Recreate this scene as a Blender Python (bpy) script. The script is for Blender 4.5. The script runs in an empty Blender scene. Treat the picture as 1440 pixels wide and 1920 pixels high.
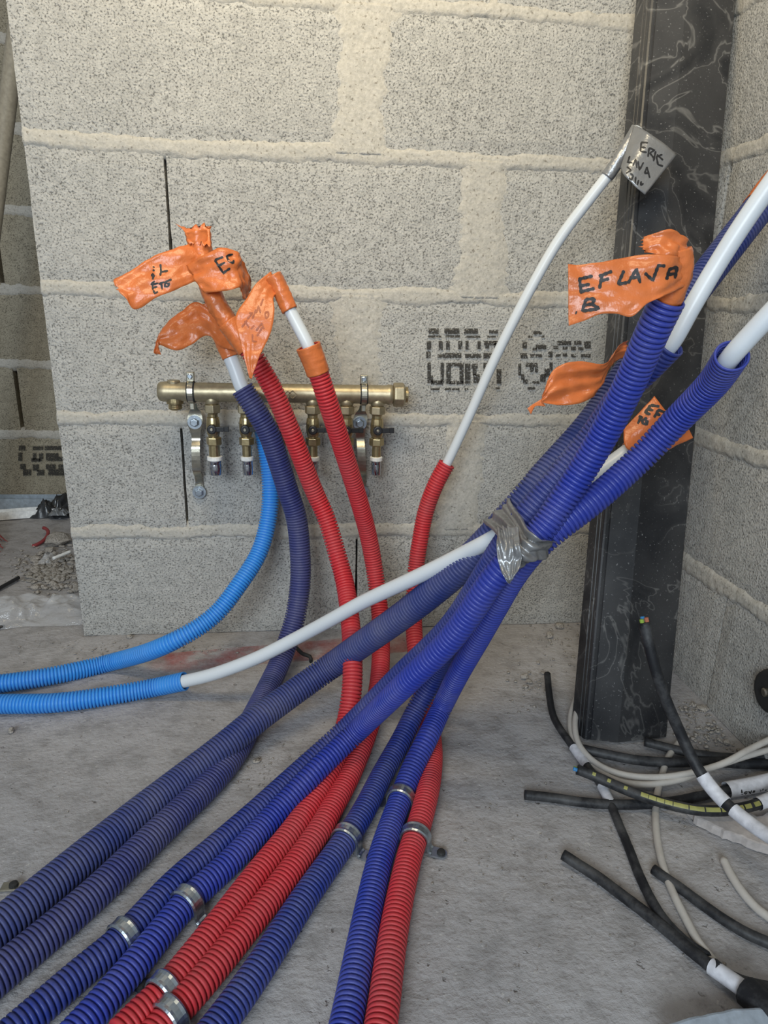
import bpy, math, random
import numpy as np
from mathutils import Vector, Matrix, noise
from mathutils.bvhtree import BVHTree

SC = bpy.context.scene
COL = SC.collection
random.seed(7)
rng = np.random.default_rng(7)

# ------------------------------------------------------------------ camera
FPX = 1249.27                                   # focal length in pixels of the 1440 wide frame
CAM = np.array([0.43140806, -1.17911108, 0.61049082])
ROT = np.array([[0.99433505, -0.10365133, 0.02354151],
                [0.00852068, 0.29849848, 0.95437207],
                [0.10594904, 0.94876502, -0.29769069]])   # rows: right, up, forward
cd = bpy.data.cameras.new('camera'); cam = bpy.data.objects.new('camera', cd); COL.objects.link(cam)
cd.sensor_fit = 'HORIZONTAL'; cd.sensor_width = 36.0; cd.lens = FPX / 1440 * 36.0
cd.clip_start = 0.02
m = Matrix.Identity(4)
for i in range(3):
    m[i][0] = ROT[0][i]; m[i][1] = ROT[1][i]; m[i][2] = -ROT[2][i]; m[i][3] = CAM[i]
cam.matrix_world = m
SC.camera = cam

# ------------------------------------------------------------------ light and exposure
w = bpy.data.worlds.new('sky'); SC.world = w; w.use_nodes = True
bg = w.node_tree.nodes['Background']
bg.inputs[0].default_value = (0.84, 0.92, 1.0, 1); bg.inputs[1].default_value = 0.25
def area(name, loc, target, sx, sy, power, col):
    l = bpy.data.lights.new(name, 'AREA'); l.shape = 'RECTANGLE'; l.size = sx; l.size_y = sy
    l.energy = power; l.color = col
    o = bpy.data.objects.new(name, l); COL.objects.link(o); o.location = loc
    o.rotation_euler = (Vector(target) - Vector(loc)).to_track_quat('-Z', 'Y').to_euler()
    return o
area('daylight_opening', (-0.25, -2.75, 1.25), (0.6, 0.0, 0.35), 1.0, 0.9, 49, (0.80, 0.91, 1.0))
fill = area('warm_fill', (0.30, -0.80, 1.60), (0.50, 0.0, 1.12), 0.7, 0.4, 7.4, (1.0, 0.83, 0.54))  # added warm light that brightens the upper wall; no lamp is known there
fill.data.spread = math.radians(125)
vs = SC.view_settings
vs.view_transform = 'Standard'; vs.look = 'None'; vs.exposure = 0.0; vs.gamma = 1.0; vs.use_curve_mapping = False

# ------------------------------------------------------------------ placing helpers (metres; wall face is Y=0, floor is Z=0)
def ray(px, py):
    d = np.array([(px - 720) / FPX, -(py - 960) / FPX, 1.0])
    return d @ ROT
def D(px, py, d): return CAM + ray(px, py) * d
def F(px, py, h=0.0):
    r = ray(px, py); return CAM + r * ((h - CAM[2]) / r[2])
def W(px, py, out=0.0):
    r = ray(px, py); return CAM + r * ((-out - CAM[1]) / r[1])
def V(a): return Vector((float(a[0]), float(a[1]), float(a[2])))

# ------------------------------------------------------------------ object helpers
def origin(o):
    p = Vector((0, 0, 0))
    while o is not None:
        p = p + o.location; o = o.parent
    return p
def tag(o, label=None, cat=None, group=None, kind=None):
    if label: o['label'] = label
    if cat: o['category'] = cat
    if group: o['group'] = group
    if kind: o['kind'] = kind
    return o
def thing(name, label, cat, loc, group=None):
    o = bpy.data.objects.new(name, None); COL.objects.link(o)
    o.empty_display_size = 0.02; o.location = V(loc)
    return tag(o, label, cat, group)
def obj(name, verts, faces, mat, parent=None, smooth=True, loc=None):
    """one mesh object from world-space verts; faces: array (n,3|4) or list"""
    verts = np.asarray(verts, dtype=np.float64)
    if parent is not None: base = np.array(origin(parent))
    elif loc is not None: base = np.asarray(loc, dtype=np.float64)
    else: base = np.zeros(3)
    verts = verts - base
    me = bpy.data.meshes.new(name)
    if isinstance(faces, np.ndarray):
        n, k = faces.shape
        me.vertices.add(len(verts)); me.vertices.foreach_set('co', verts.astype(np.float32).ravel())
        me.loops.add(n * k); me.loops.foreach_set('vertex_index', faces.astype(np.int32).ravel())
        me.polygons.add(n); me.polygons.foreach_set('loop_start', np.arange(0, n * k, k, dtype=np.int32))
        me.update(calc_edges=True)
    else:
        me.from_pydata([tuple(v) for v in verts], [], [tuple(f) for f in faces])
    me.validate()
    if smooth: me.polygons.foreach_set('use_smooth', np.ones(len(me.polygons), dtype=bool))
    if mat: me.materials.append(mat)
    me.update()
    o = bpy.data.objects.new(name, me); COL.objects.link(o)
    if parent is not None: o.parent = parent
    elif loc is not None: o.location = V(loc)
    return o
class MB:
    """collects shapes of one mesh"""
    def __init__(s): s.v = []; s.f = []
    def add(s, v, f):
        n = len(s.v); s.v += [tuple(map(float, p)) for p in v]; s.f += [tuple(int(i) + n for i in q) for q in f]; return s
    def build(s, name, mat, parent=None, smooth=False, loc=None, bevel=0, auto=True):
        o = obj(name, np.array(s.v), s.f, mat, parent, smooth, loc)
        if bevel:
            b = o.modifiers.new('bevel', 'BEVEL'); b.width = bevel; b.segments = 2; b.limit_method = 'ANGLE'
        return o
def frame_of(axis):
    a = V(axis).normalized(); t = Vector((0, 0, 1)) if abs(a.z) < .9 else Vector((0, 1, 0))
    u = a.cross(t).normalized(); v = a.cross(u).normalized()
    return np.array(u), np.array(v), np.array(a)
def lathe(p0, axis, prof, seg=20, phase=0.0, caps=True):
    """prof: list of (distance along axis, radius)"""
    u, v, a = frame_of(axis); p0 = np.asarray(p0, float)
    vs_, fs = [], []
    for s, r in prof:
        for k in range(seg):
            t = 2 * math.pi * k / seg + phase
            vs_.append(p0 + a * s + (u * math.cos(t) + v * math.sin(t)) * r)
    for i in range(len(prof) - 1):
        for k in range(seg):
            k2 = (k + 1) % seg
            fs.append((i * seg + k, i * seg + k2, (i + 1) * seg + k2, (i + 1) * seg + k))
    if caps:
        fs.append(tuple(range(seg))[::-1]); n = (len(prof) - 1) * seg; fs.append(tuple(range(n, n + seg)))
    return vs_, fs
def box(c, sx, sy, sz, ex=(1, 0, 0), ey=(0, 1, 0), ez=(0, 0, 1)):
    c = np.asarray(c, float); ex, ey, ez = map(lambda q: np.asarray(q, float), (ex, ey, ez))
    v = [c + ex * sx / 2 * i + ey * sy / 2 * j + ez * sz / 2 * k for k in (-1, 1) for j in (-1, 1) for i in (-1, 1)]
    f = [(0, 2, 3, 1), (4, 5, 7, 6), (0, 1, 5, 4), (2, 6, 7, 3), (0, 4, 6, 2), (1, 3, 7, 5)]
    return v, f
def catmull(pts, n_per=24):
    P = np.asarray(pts, float)
    P = np.vstack([2 * P[0] - P[1], P, 2 * P[-1] - P[-2]])
    out = []
    for i in range(1, len(P) - 2):
        p0, p1, p2, p3 = P[i - 1], P[i], P[i + 1], P[i + 2]
        # centripetal
        t0 = 0; t1 = t0 + max(np.linalg.norm(p1 - p0), 1e-6) ** .5; t2 = t1 + max(np.linalg.norm(p2 - p1), 1e-6) ** .5; t3 = t2 + max(np.linalg.norm(p3 - p2), 1e-6) ** .5
        for t in np.linspace(t1, t2, n_per, endpoint=False):
            a1 = (t1 - t) / (t1 - t0) * p0 + (t - t0) / (t1 - t0) * p1
            a2 = (t2 - t) / (t2 - t1) * p1 + (t - t1) / (t2 - t1) * p2
            a3 = (t3 - t) / (t3 - t2) * p2 + (t - t2) / (t3 - t2) * p3
            b1 = (t2 - t) / (t2 - t0) * a1 + (t - t0) / (t2 - t0) * a2
            b2 = (t3 - t) / (t3 - t1) * a2 + (t - t1) / (t3 - t1) * a3
            out.append((t2 - t) / (t2 - t1) * b1 + (t - t1) / (t2 - t1) * b2)
    out.append(P[-2])
    return np.array(out)
def resample(C, s):
    L = np.concatenate([[0], np.cumsum(np.linalg.norm(np.diff(C, axis=0), axis=1))])
    s = np.clip(s, 0, L[-1])
    return np.stack([np.interp(s, L, C[:, k]) for k in range(3)], 1)
def length(C): return float(np.linalg.norm(np.diff(C, axis=0), axis=1).sum())
def smooth_line(C, it):
    C = C.copy()
    for _ in range(it): C[1:-1] = .25 * C[:-2] + .5 * C[1:-1] + .25 * C[2:]
    return C
def frames(P):
    T = np.gradient(P, axis=0); T /= np.linalg.norm(T, axis=1)[:, None] + 1e-12
    U = np.zeros_like(P)
    u = np.cross(T[0], [0, 0, 1.0]);
    if np.linalg.norm(u) < .1: u = np.cross(T[0], [0, 1.0, 0])
    for i in range(len(P)):
        u = u - T[i] * (u @ T[i]); u /= np.linalg.norm(u); U[i] = u
    return T, U, np.cross(T, U)
def sweep(P, R, seg=20, wob=None):
    """rings of radius R[i] on centre line P"""
    T, U, B = frames(P)
    a = np.linspace(0, 2 * np.pi, seg, endpoint=False)
    R = np.broadcast_to(np.asarray(R, float), (len(P),))
    rr = R[:, None] * np.ones(seg)[None]
    if wob is not None: rr = rr + wob
    v = P[:, None, :] + rr[..., None] * (U[:, None, :] * np.cos(a)[None, :, None] + B[:, None, :] * np.sin(a)[None, :, None])
    n = len(P)
    i = np.arange(n - 1)[:, None]; k = np.arange(seg)[None]; k2 = (k + 1) % seg
    f = np.stack([i * seg + k, i * seg + k2, (i + 1) * seg + k2, (i + 1) * seg + k], -1).reshape(-1, 4)
    return v.reshape(-1, 3), f
def tube(name, C, r, mat, parent=None, seg=14, step=.004, cap=True, loc=None, label=None, wobble=0):
    n = max(4, int(length(C) / step)); s = np.linspace(0, length(C), n); P = resample(C, s)
    R = np.full(n, r)
    if cap:
        P = np.vstack([P[0], P[0], P, P[-1], P[-1]]); R = np.concatenate([[r * .02, r * .9], R, [r * .9, r * .02]])
        eps = (P[3] - P[2]); 
        P[0] = P[2] - eps * .05; P[1] = P[2] - eps * .04; P[-1] = P[-3] + eps * .05; P[-2] = P[-3] + eps * .04
    wob = None
    if wobble: wob = rng.normal(0, wobble, (len(P), seg)) * (R > r * .95)[:, None]
    v, f = sweep(P, R, seg, wob)
    o = obj(name, v, f, mat, parent, True, loc)
    if label: o['label'] = label
    return o
def corrugated(name, C, r, mat, parent, pitch=.0050, groove=.0032, seg=22, mouth=False, label=None):
    L = length(C); n = int(L / pitch); pitch = L / n
    prof = [(.0, 1), (.20, 1), (.26, .22), (.36, .02), (.60, 0), (.84, .02), (.94, .22)]
    s = (np.arange(n)[:, None] * pitch + np.array([p[0] for p in prof])[None] * pitch).ravel()
    R = np.tile(r - groove * np.array([p[1] for p in prof]), n)
    P = resample(C, s)
    T, U, B = frames(P)
    v, f = sweep(P, R, seg)
    if mouth:       # roll the wall over into the bore
        a = np.linspace(0, 2 * np.pi, seg, endpoint=False)
        ri = r - .0022; base = len(v); ex = []
        for back, rad in ((0, ri + .0008), (.001, ri), (.05, ri)):
            c = resample(C, np.array([L - back]))[0]
            ex.append(c + rad * (U[-1][None] * np.cos(a)[:, None] + B[-1][None] * np.sin(a)[:, None]))
        v = np.vstack([v] + ex); start = base - seg; fs = []
        for j in range(3):
            q0 = start if j == 0 else base + (j - 1) * seg; q1 = base + j * seg
            for k in range(seg): fs.append((q0 + k, q0 + (k + 1) % seg, q1 + (k + 1) % seg, q1 + k))
        f = np.vstack([f, np.array(fs)])
    o = obj(name, v, f, mat, parent)
    if label: o['label'] = label
    return o
def strip_mesh(st, nu=40, nv=12, wr=.0018, freq=60, seed=0, thick=.0004, ragged=0.0, fold=0.0, ffq=6.0):
    """a piece of tape: st = list of (edge A point, edge B point), 3D"""
    A = catmull([s[0] for s in st], 20); B = catmull([s[1] for s in st], 20)
    A = A[np.linspace(0, len(A) - 1, nu).astype(int)]; B = B[np.linspace(0, len(B) - 1, nu).astype(int)]
    t = np.linspace(0, 1, nv)
    G = A[:, None, :] * (1 - t)[None, :, None] + B[:, None, :] * t[None, :, None]
    du = np.gradient(G, axis=0); dv = np.gradient(G, axis=1)
    N = np.cross(du, dv); N /= np.linalg.norm(N, axis=2)[..., None] + 1e-9
    du /= np.linalg.norm(du, axis=2)[..., None] + 1e-9
    for i in range(nu):
        for j in range(nv):
            p = G[i, j] * freq + seed * 11.3
            q = V((p[0] * .55, p[1], p[2] * 1.1))
            h = noise.noise(q) + 1.2 * (.5 - abs(noise.noise(q * 1.3 + Vector((5, 2, 7))))) + .5 * noise.noise(q * 2.7)
            if fold: h += fold / wr * (.5 - 1.6 * abs(noise.noise(Vector((j / nv * ffq + .8 * i / nu, i / nu * 2.2, seed)))))
            G[i, j] += N[i, j] * h * wr * 1.35
    if ragged:
        for j in range(nv):
            for e, sg in ((0, -1), (nu - 1, 1)):
                G[e, j] += du[e, j] * sg * ragged * noise.noise(Vector((j * .9, seed * 3.1, e)))*2
    top = G.reshape(-1, 3); bot = (G - N * thick).reshape(-1, 3)
    n = nu * nv; f = []
    idx = lambda i, j: i * nv + j
    for i in range(nu - 1):
        for j in range(nv - 1):
            f.append((idx(i, j), idx(i + 1, j), idx(i + 1, j + 1), idx(i, j + 1)))
            f.append((n + idx(i, j), n + idx(i, j + 1), n + idx(i + 1, j + 1), n + idx(i + 1, j)))
    rim = [idx(i, 0) for i in range(nu)] + [idx(nu - 1, j) for j in range(1, nv)] + [idx(i, nv - 1) for i in range(nu - 2, -1, -1)] + [idx(0, j) for j in range(nv - 2, 0, -1)]
    for a, b in zip(rim, rim[1:] + rim[:1]): f.append((a, n + a, n + b, b))
    return np.vstack([top, bot]), np.array(f)
def strip(name, st, mat, parent, label=None, **k):
    v, f = strip_mesh(st, **k)
    o = obj(name, v, f, mat, parent)
    if label: o['label'] = label
    return o
def bvh_of(objs):
    vs_, fs = [], []
    for o in objs:
        b = len(vs_); og = origin(o)
        vs_ += [v.co + og for v in o.data.vertices]; fs += [tuple(i + b for i in p.vertices) for p in o.data.polygons]
    return BVHTree.FromPolygons(vs_, fs)
def ink(name, surf, strokes, wpx, mat, parent, lift=.0005, label=None):
    """pen strokes lying on the surface of a real sheet: each stroke follows the sheet's own relief"""
    t = bvh_of(surf); mb = MB(); c = V(CAM)
    for st in strokes:
        st = np.array(st, float)
        L = np.concatenate([[0], np.cumsum(np.linalg.norm(np.diff(st, axis=0), axis=1))])
        n = max(3, int(L[-1] / 2.5)); q = np.linspace(0, L[-1], n)
        p = np.stack([np.interp(q, L, st[:, 0]), np.interp(q, L, st[:, 1])], 1)
        d = np.gradient(p, axis=0); d /= np.linalg.norm(d, axis=1)[:, None] + 1e-9
        nn = np.stack([-d[:, 1], d[:, 0]], 1); rows = []
        for i in range(n):
            ww = wpx * (.62 + .12 * math.sin(i * 1.7)) * (1 if 0 < i < n - 1 else .7); row = []
            for sg in (-1, 1):
                x = p[i] + nn[i] * sg * ww; r = V(ray(*x)).normalized()
                h, no, _, _ = t.ray_cast(c, r)
                row.append(None if h is None else np.array(h - r * lift))
            rows.append(row)
        for a, b in zip(rows, rows[1:]):
            if any(x is None for x in a + b): continue
            mb.add([a[0], a[1], b[1], b[0]], [(0, 1, 2, 3)])
    if not mb.f: return None
    o = mb.build(name, mat, parent)
    if label: o['label'] = label
    return o

# ------------------------------------------------------------------ materials
class NT:
    def __init__(s, name):
        s.m = bpy.data.materials.new(name); s.m.use_nodes = True; s.t = s.m.node_tree; s.b = s.t.nodes['Principled BSDF']
        s.co = s.n('ShaderNodeTexCoord').outputs['Object']
    def n(s, k, **a):
        x = s.t.nodes.new(k)
        for q, v in a.items():
            if q in x.inputs: x.inputs[q].default_value = v
            else: setattr(x, q, v)
        return x
    def link(s, a, b): s.t.links.new(a, b)
    def noise(s, scale, detail=3, rough=.55, vec=None):
        x = s.n('ShaderNodeTexNoise'); x.inputs['Scale'].default_value = scale; x.inputs['Detail'].default_value = detail; x.inputs['Roughness'].default_value = rough
        s.link(vec or s.co, x.inputs['Vector']); return x.outputs['Fac']
    def voronoi(s, scale, out='Distance', feature='F1'):
        x = s.n('ShaderNodeTexVoronoi'); x.feature = feature; x.inputs['Scale'].default_value = scale; s.link(s.co, x.inputs['Vector']); return x.outputs[out]
    def ramp(s, fac, stops):
        x = s.n('ShaderNodeValToRGB'); e = x.color_ramp.elements
        while len(e) < len(stops): e.new(.5)
        for q, (p, c) in zip(e, stops): q.position = p; q.color = (c, c, c, 1) if isinstance(c, (int, float)) else (*c, 1)
        s.link(fac, x.inputs[0]); return x.outputs[0]
    def mix(s, fac, a, b, mode='MIX'):
        x = s.n('ShaderNodeMix'); x.data_type = 'RGBA'; x.blend_type = mode
        for v, i in ((fac, 0), (a, 6), (b, 7)):
            if isinstance(v, (int, float)): x.inputs[i].default_value = v
            elif isinstance(v, tuple): x.inputs[i].default_value = (*v, 1)
            else: s.link(v, x.inputs[i])
        return x.outputs[2]
    def math(s, op, a, b=0.0):
        x = s.n('ShaderNodeMath'); x.operation = op
        for v, i in ((a, 0), (b, 1)):
            if isinstance(v, (int, float)): x.inputs[i].default_value = v
            else: s.link(v, x.inputs[i])
        return x.outputs[0]
    def bump(s, h, strength, dist, prev=None):
        x = s.n('ShaderNodeBump'); x.inputs['Strength'].default_value = strength; x.inputs['Distance'].default_value = dist
        s.link(h, x.inputs['Height'])
        if prev: s.link(prev, x.inputs['Normal'])
        return x.outputs[0]
    def done(s, col, rough=.8, normal=None, metal=0.0, spec=None):
        for v, k in ((col, 'Base Color'), (rough, 'Roughness')):
            if isinstance(v, tuple): s.b.inputs[k].default_value = (*v, 1)
            elif isinstance(v, (int, float)): s.b.inputs[k].default_value = v
            else: s.link(v, s.b.inputs[k])
        s.b.inputs['Metallic'].default_value = metal
        if spec is not None: s.b.inputs['Specular IOR Level'].default_value = spec
        if normal: s.link(normal, s.b.inputs['Normal'])
        return s.m
def concrete(name, c1, c2, pit, pit_dark=.45):
    t = NT(name)
    big = t.noise(5, 4); mid = t.noise(60, 3); fine = t.noise(330, 3, .6); grain = t.voronoi(240)
    pits = t.ramp(t.noise(330, 3, .65), [(.33, 1), (.42, 0)])
    c = t.mix(t.ramp(big, [(.3, 0), (.7, 1)]), c1, c2)
    c = t.mix(t.ramp(fine, [(.35, 0), (.68, .65)]), c, tuple(min(1, x * 1.35) for x in c2))
    c = t.mix(t.ramp(mid, [(.3, .35), (.6, 0)]), c, tuple(x * .62 for x in c1))
    c = t.mix(t.math('MULTIPLY', pits, pit), c, tuple(x * pit_dark for x in c1))
    h = t.math('SUBTRACT', t.math('ADD', fine, t.math('MULTIPLY', grain, .5)), t.math('MULTIPLY', pits, .9))
    nb = t.bump(h, .75, .0022); nb = t.bump(mid, .35, .004, nb)
    return t.done(c, .95, nb, spec=.2)
M = {}
M['block'] = concrete('concrete_block', (.325, .32, .305), (.43, .42, .395), .68)
M['block_far'] = concrete('concrete_block_far', (.25, .222, .165), (.34, .305, .235), .6)  # browner block copy; the far room's light is put into the colour
def mortar():
    t = NT('mortar'); f = t.noise(220, 4, .6); mid = t.noise(40, 3)
    c = t.mix(t.ramp(f, [(.35, 0), (.65, 1)]), (.40, .38, .338), (.51, .485, .438))
    c = t.mix(t.ramp(t.noise(190, 2), [(.30, .8), (.38, 0)]), c, (.20, .18, .15))
    return t.done(c, .95, t.bump(mid, .5, .004, t.bump(f, .7, .0018)), spec=.2)
M['mortar'] = mortar()
def floor_mat():
    t = NT('floor_concrete'); big = t.noise(3.2, 5); f = t.noise(170, 4, .65); mid = t.noise(26, 4, .6)
    c = t.mix(t.ramp(big, [(.32, 0), (.68, 1)]), (.325, .314, .318), (.425, .410, .410))
    c = t.mix(t.ramp(mid, [(.36, .45), (.52, 0)]), c, (.20, .19, .185))
    c = t.mix(t.ramp(t.noise(11, 5, .7), [(.55, 0), (.72, .6)]), c, (.40, .38, .37))
    c = t.mix(t.ramp(f, [(.3, .35), (.45, 0)]), c, (.17, .162, .16))
    c = t.mix(t.ramp(t.voronoi(46), [(.035, .55), (.07, 0)]), c, (.55, .53, .51))
    mp = t.n('ShaderNodeMapping'); mp.inputs['Scale'].default_value = (1, 1.5, 1); t.link(t.co, mp.inputs['Vector'])
    streak = t.noise(34, 5, .62, mp.outputs[0]); pit = t.ramp(t.noise(62, 3, .6), [(.27, 1), (.33, 0)])
    c = t.mix(t.math('MULTIPLY', pit, .6), c, (.13, .12, .115))
    c = t.mix(t.ramp(t.noise(150, 1), [(.71, 0), (.75, .5)]), c, (.55, .53, .51))
    h = t.math('SUBTRACT', t.math('ADD', t.math('MULTIPLY', f, .35), t.math('MULTIPLY', streak, .75)), t.math('MULTIPLY', pit, .35))
    return t.done(c, .93, t.bump(t.noise(9, 4), .35, .012, t.bump(h, .8, .0055)), spec=.25)
M['floor'] = floor_mat()
def plastic(name, col, rough=.42, dust=.25, dustc=(.30, .28, .28), spec=.45, scale=14):
    t = NT(name); a = t.noise(scale, 5, .65); f = t.noise(420, 2)
    fac = t.math('MULTIPLY', t.ramp(a, [(.38, 0), (.75, 1)]), dust)
    fac = t.math('MULTIPLY', fac, t.ramp(f, [(.25, .4), (.6, 1)]))
    c = t.mix(fac, col, dustc)
    r = t.math('ADD', rough, t.math('MULTIPLY', fac, .5))
    return t.done(c, r, t.bump(f, .05, .0005), spec=spec)
M['navy'] = plastic('navy_sleeve', (.036, .044, .175), .45, .28)
M['navy_dusty'] = plastic('navy_sleeve_dusty', (.030, .046, .185), .5, .32)
M['blue'] = plastic('blue_sleeve', (.020, .040, .32), .40, .20)
M['blue_dark'] = plastic('blue_sleeve_deep', (.016, .034, .225), .42, .26)
M['sky'] = plastic('light_blue_sleeve', (.035, .27, .74), .42, .14)
M['red'] = plastic('red_sleeve', (.55, .030, .040), .48, .36, (.25, .14, .14))
M['white'] = plastic('white_pipe', (.64, .68, .72), .32, .10, (.5, .48, .46))
def tape_mat(name, col, rough=.38):
    t = NT(name); a = t.noise(30, 4); f = t.noise(260, 2)
    c = t.mix(t.ramp(a, [(.35, 0), (.7, 1)]), tuple(x * .82 for x in col), col)
    return t.done(c, rough, t.bump(t.noise(95, 3, .6), .35, .003, t.bump(f, .1, .0008)), spec=.5)
M['orange'] = tape_mat('orange_tape', (.67, .178, .048), .32)
M['silver'] = tape_mat('duct_tape', (.30, .305, .315), .34)
M['silver'].node_tree.nodes['Principled BSDF'].inputs['Metallic'].default_value = .5
def flat(name, col, rough=.5, metal=0.0, spec=.5, bump=None):
    t = NT(name); a = t.noise(120, 3)
    c = t.mix(t.ramp(a, [(.3, 0), (.7, 1)]), tuple(x * .8 for x in col), tuple(min(1, x * 1.12) for x in col))
    return t.done(c, rough, t.bump(t.noise(bump or 500, 2), .15, .0006), metal, spec)
M['ink'] = flat('marker_ink', (.012, .012, .014), .55)
M['ink_ghost'] = flat('ink_seen_through_tape', (.36, .085, .03), .5)
M['brass'] = flat('brass_casting', (.42, .355, .235), .42, .75, bump=700)
M['brass_bright'] = flat('brass_turned', (.45, .36, .20), .3, .9)
M['zinc'] = flat('zinc_plated', (.52, .49, .40), .28, .95)
M['bolt'] = flat('bolt_steel', (.50, .56, .62), .3, .95)
M['steel'] = flat('crimp_steel', (.52, .53, .56), .16, 1.0)
M['black_plastic'] = flat('black_plastic', (.014, .014, .016), .38)
M['rubber'] = flat('black_rubber', (.02, .02, .02), .7)
M['white_plastic'] = flat('white_plastic', (.80, .80, .78), .4)
def cable_mat(name, col, dust, dustc):
    t = NT(name); a = t.noise(26, 5, .7)
    c = t.mix(t.math('MULTIPLY', t.ramp(a, [(.45, 0), (.68, 1)]), dust), col, dustc)
    return t.done(c, .55, t.bump(t.noise(180, 3), .2, .001), spec=.4)
M['cable'] = cable_mat('black_cable', (.011, .012, .015), .36, (.17, .17, .17))
M['cable_white'] = cable_mat('white_cable', (.52, .49, .45), .5, (.36, .32, .28))
M['paper'] = flat('white_label_tape', (.66, .67, .72), .5)
M['yellow'] = flat('cable_yellow_print', (.34, .33, .10), .5)
M['core_blue'] = flat('core_blue', (.05, .25, .55), .4)
M['core_green'] = flat('core_green_yellow', (.30, .45, .06), .4)
M['core_red'] = flat('core_brown', (.50, .16, .09), .4)
def column_mat():
    t = NT('black_painted_steel')
    a = t.noise(9, 5, .6); x = t.n('ShaderNodeTexNoise'); x.inputs['Scale'].default_value = 10; x.inputs['Detail'].default_value = 3.5; x.inputs['Distortion'].default_value = 1.2
    t.link(t.co, x.inputs['Vector'])
    lines = t.ramp(x.outputs['Fac'], [(.485, 0), (.5, 1), (.512, 0)])
    halo = t.ramp(x.outputs['Fac'], [(.5, .5), (.62, 0)])
    mask = t.ramp(t.noise(5.0, 2), [(.34, 0), (.56, 1)])
    c = t.mix(t.ramp(a, [(.35, 0), (.7, 1)]), (.010, .011, .014), (.030, .031, .034))
    c = t.mix(t.math('MULTIPLY', t.math('MULTIPLY', lines, mask), .28), c, (.40, .39, .37))
    c = t.mix(t.math('MULTIPLY', t.math('MULTIPLY', halo, mask), .22), c, (.26, .25, .24))
    c = t.mix(t.ramp(t.noise(330, 2), [(.66, 0), (.75, .6)]), c, (.30, .30, .30))
    return t.done(c, t.math('ADD', .24, t.math('MULTIPLY', a, .3)), t.bump(t.noise(60, 3), .12, .0015), spec=.42)
M['column'] = column_mat()
def stamp_mat():
    t = NT('stamp_ink'); t.b.inputs['Base Color'].default_value = (.035, .033, .03, 1); t.b.inputs['Roughness'].default_value = .9
    a = t.math('MULTIPLY', t.ramp(t.noise(300, 2, .6), [(.54, 1), (.62, 0)]), .88)
    t.link(a, t.b.inputs['Alpha']); return t.m
M['stamp'] = stamp_mat()
def spray_mat():
    t = NT('red_spray_paint'); t.b.inputs['Base Color'].default_value = (.50, .07, .06, 1); t.b.inputs['Roughness'].default_value = .8
    uv = t.n('ShaderNodeTexCoord').outputs['Generated']; g = t.n('ShaderNodeSeparateXYZ'); t.link(uv, g.inputs[0])
    e = t.math('MULTIPLY', t.math('MULTIPLY', g.outputs[1], t.math('SUBTRACT', 1.0, g.outputs[1])), 4.0)
    ex = t.math('MINIMUM', t.math('MULTIPLY', t.math('MULTIPLY', g.outputs[0], t.math('SUBTRACT', 1.0, g.outputs[0])), 12.0), 1.0)
    a = t.math('MULTIPLY', t.math('MULTIPLY', e, ex), t.ramp(t.noise(14, 5, .7), [(.38, 0), (.72, .7)]))
    t.link(a, t.b.inputs['Alpha']); return t.m
M['spray'] = spray_mat()
M['stone'] = concrete('rubble_stone', (.26, .24, .21), (.36, .33, .30), .4)
M['galv'] = flat('galvanised_steel', (.50, .57, .64), .42, .6)
M['white_metal'] = flat('white_profile', (.88, .90, .92), .4)
M['pole'] = flat('dusty_grey_tube', (.34, .30, .23), .6)
M['foil'] = flat('grey_plastic_sheet', (.16, .17, .18), .25)
M['foil_dark'] = flat('black_plastic_sheet', (.03, .032, .035), .25)
M['bristle'] = flat('red_bristles', (.26, .055, .05), .6)
M['ring'] = flat('red_plastic_ring', (.25, .04, .045), .4)
M['plaster'] = flat('plasterboard', (.40, .46, .53), .8)
M['chip'] = flat('broken_plaster_chip', (.46, .42, .40), .9, bump=160)
def bag_mat():
    t = NT('clear_plastic_film'); t.b.inputs['Base Color'].default_value = (.75, .76, .78, 1); t.b.inputs['Roughness'].default_value = .1
    t.b.inputs['Alpha'].default_value = .27; t.b.inputs['Specular IOR Level'].default_value = .9
    t.link(t.bump(t.noise(60, 4, .6), .5, .006), t.b.inputs['Normal']); return t.m
M['bag'] = bag_mat()

# ------------------------------------------------------------------ the setting
JZ = [0.0, .204, .413, .624, .837, 1.041, 1.25, 1.46]        # bed joints of the block courses
def floor_h(x, y):
    return .0022 * noise.noise(Vector((x * 7, y * 7, 3))) + .0011 * noise.noise(Vector((x * 31, y * 31, 9))) - .0012
def build_floor():
    xs = np.concatenate([np.linspace(-2.6, -.5, 22)[:-1], np.linspace(-.5, 1.3, 181)]); ys = np.concatenate([np.linspace(-3.2, -1.0, 20)[:-1], np.linspace(-1.0, 1.1, 201)])
    v = np.array([(x, y, floor_h(x, y)) for x in xs for y in ys]); ny = len(ys)
    i = np.arange(len(xs) - 1)[:, None]; j = np.arange(ny - 1)[None]
    f = np.stack([i * ny + j, (i + 1) * ny + j, (i + 1) * ny + j + 1, i * ny + j + 1], -1).reshape(-1, 4)
    return tag(obj('floor', v, f, M['floor']), 'dusty rough grey concrete floor slab', kind='structure')
floor = build_floor()

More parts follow.
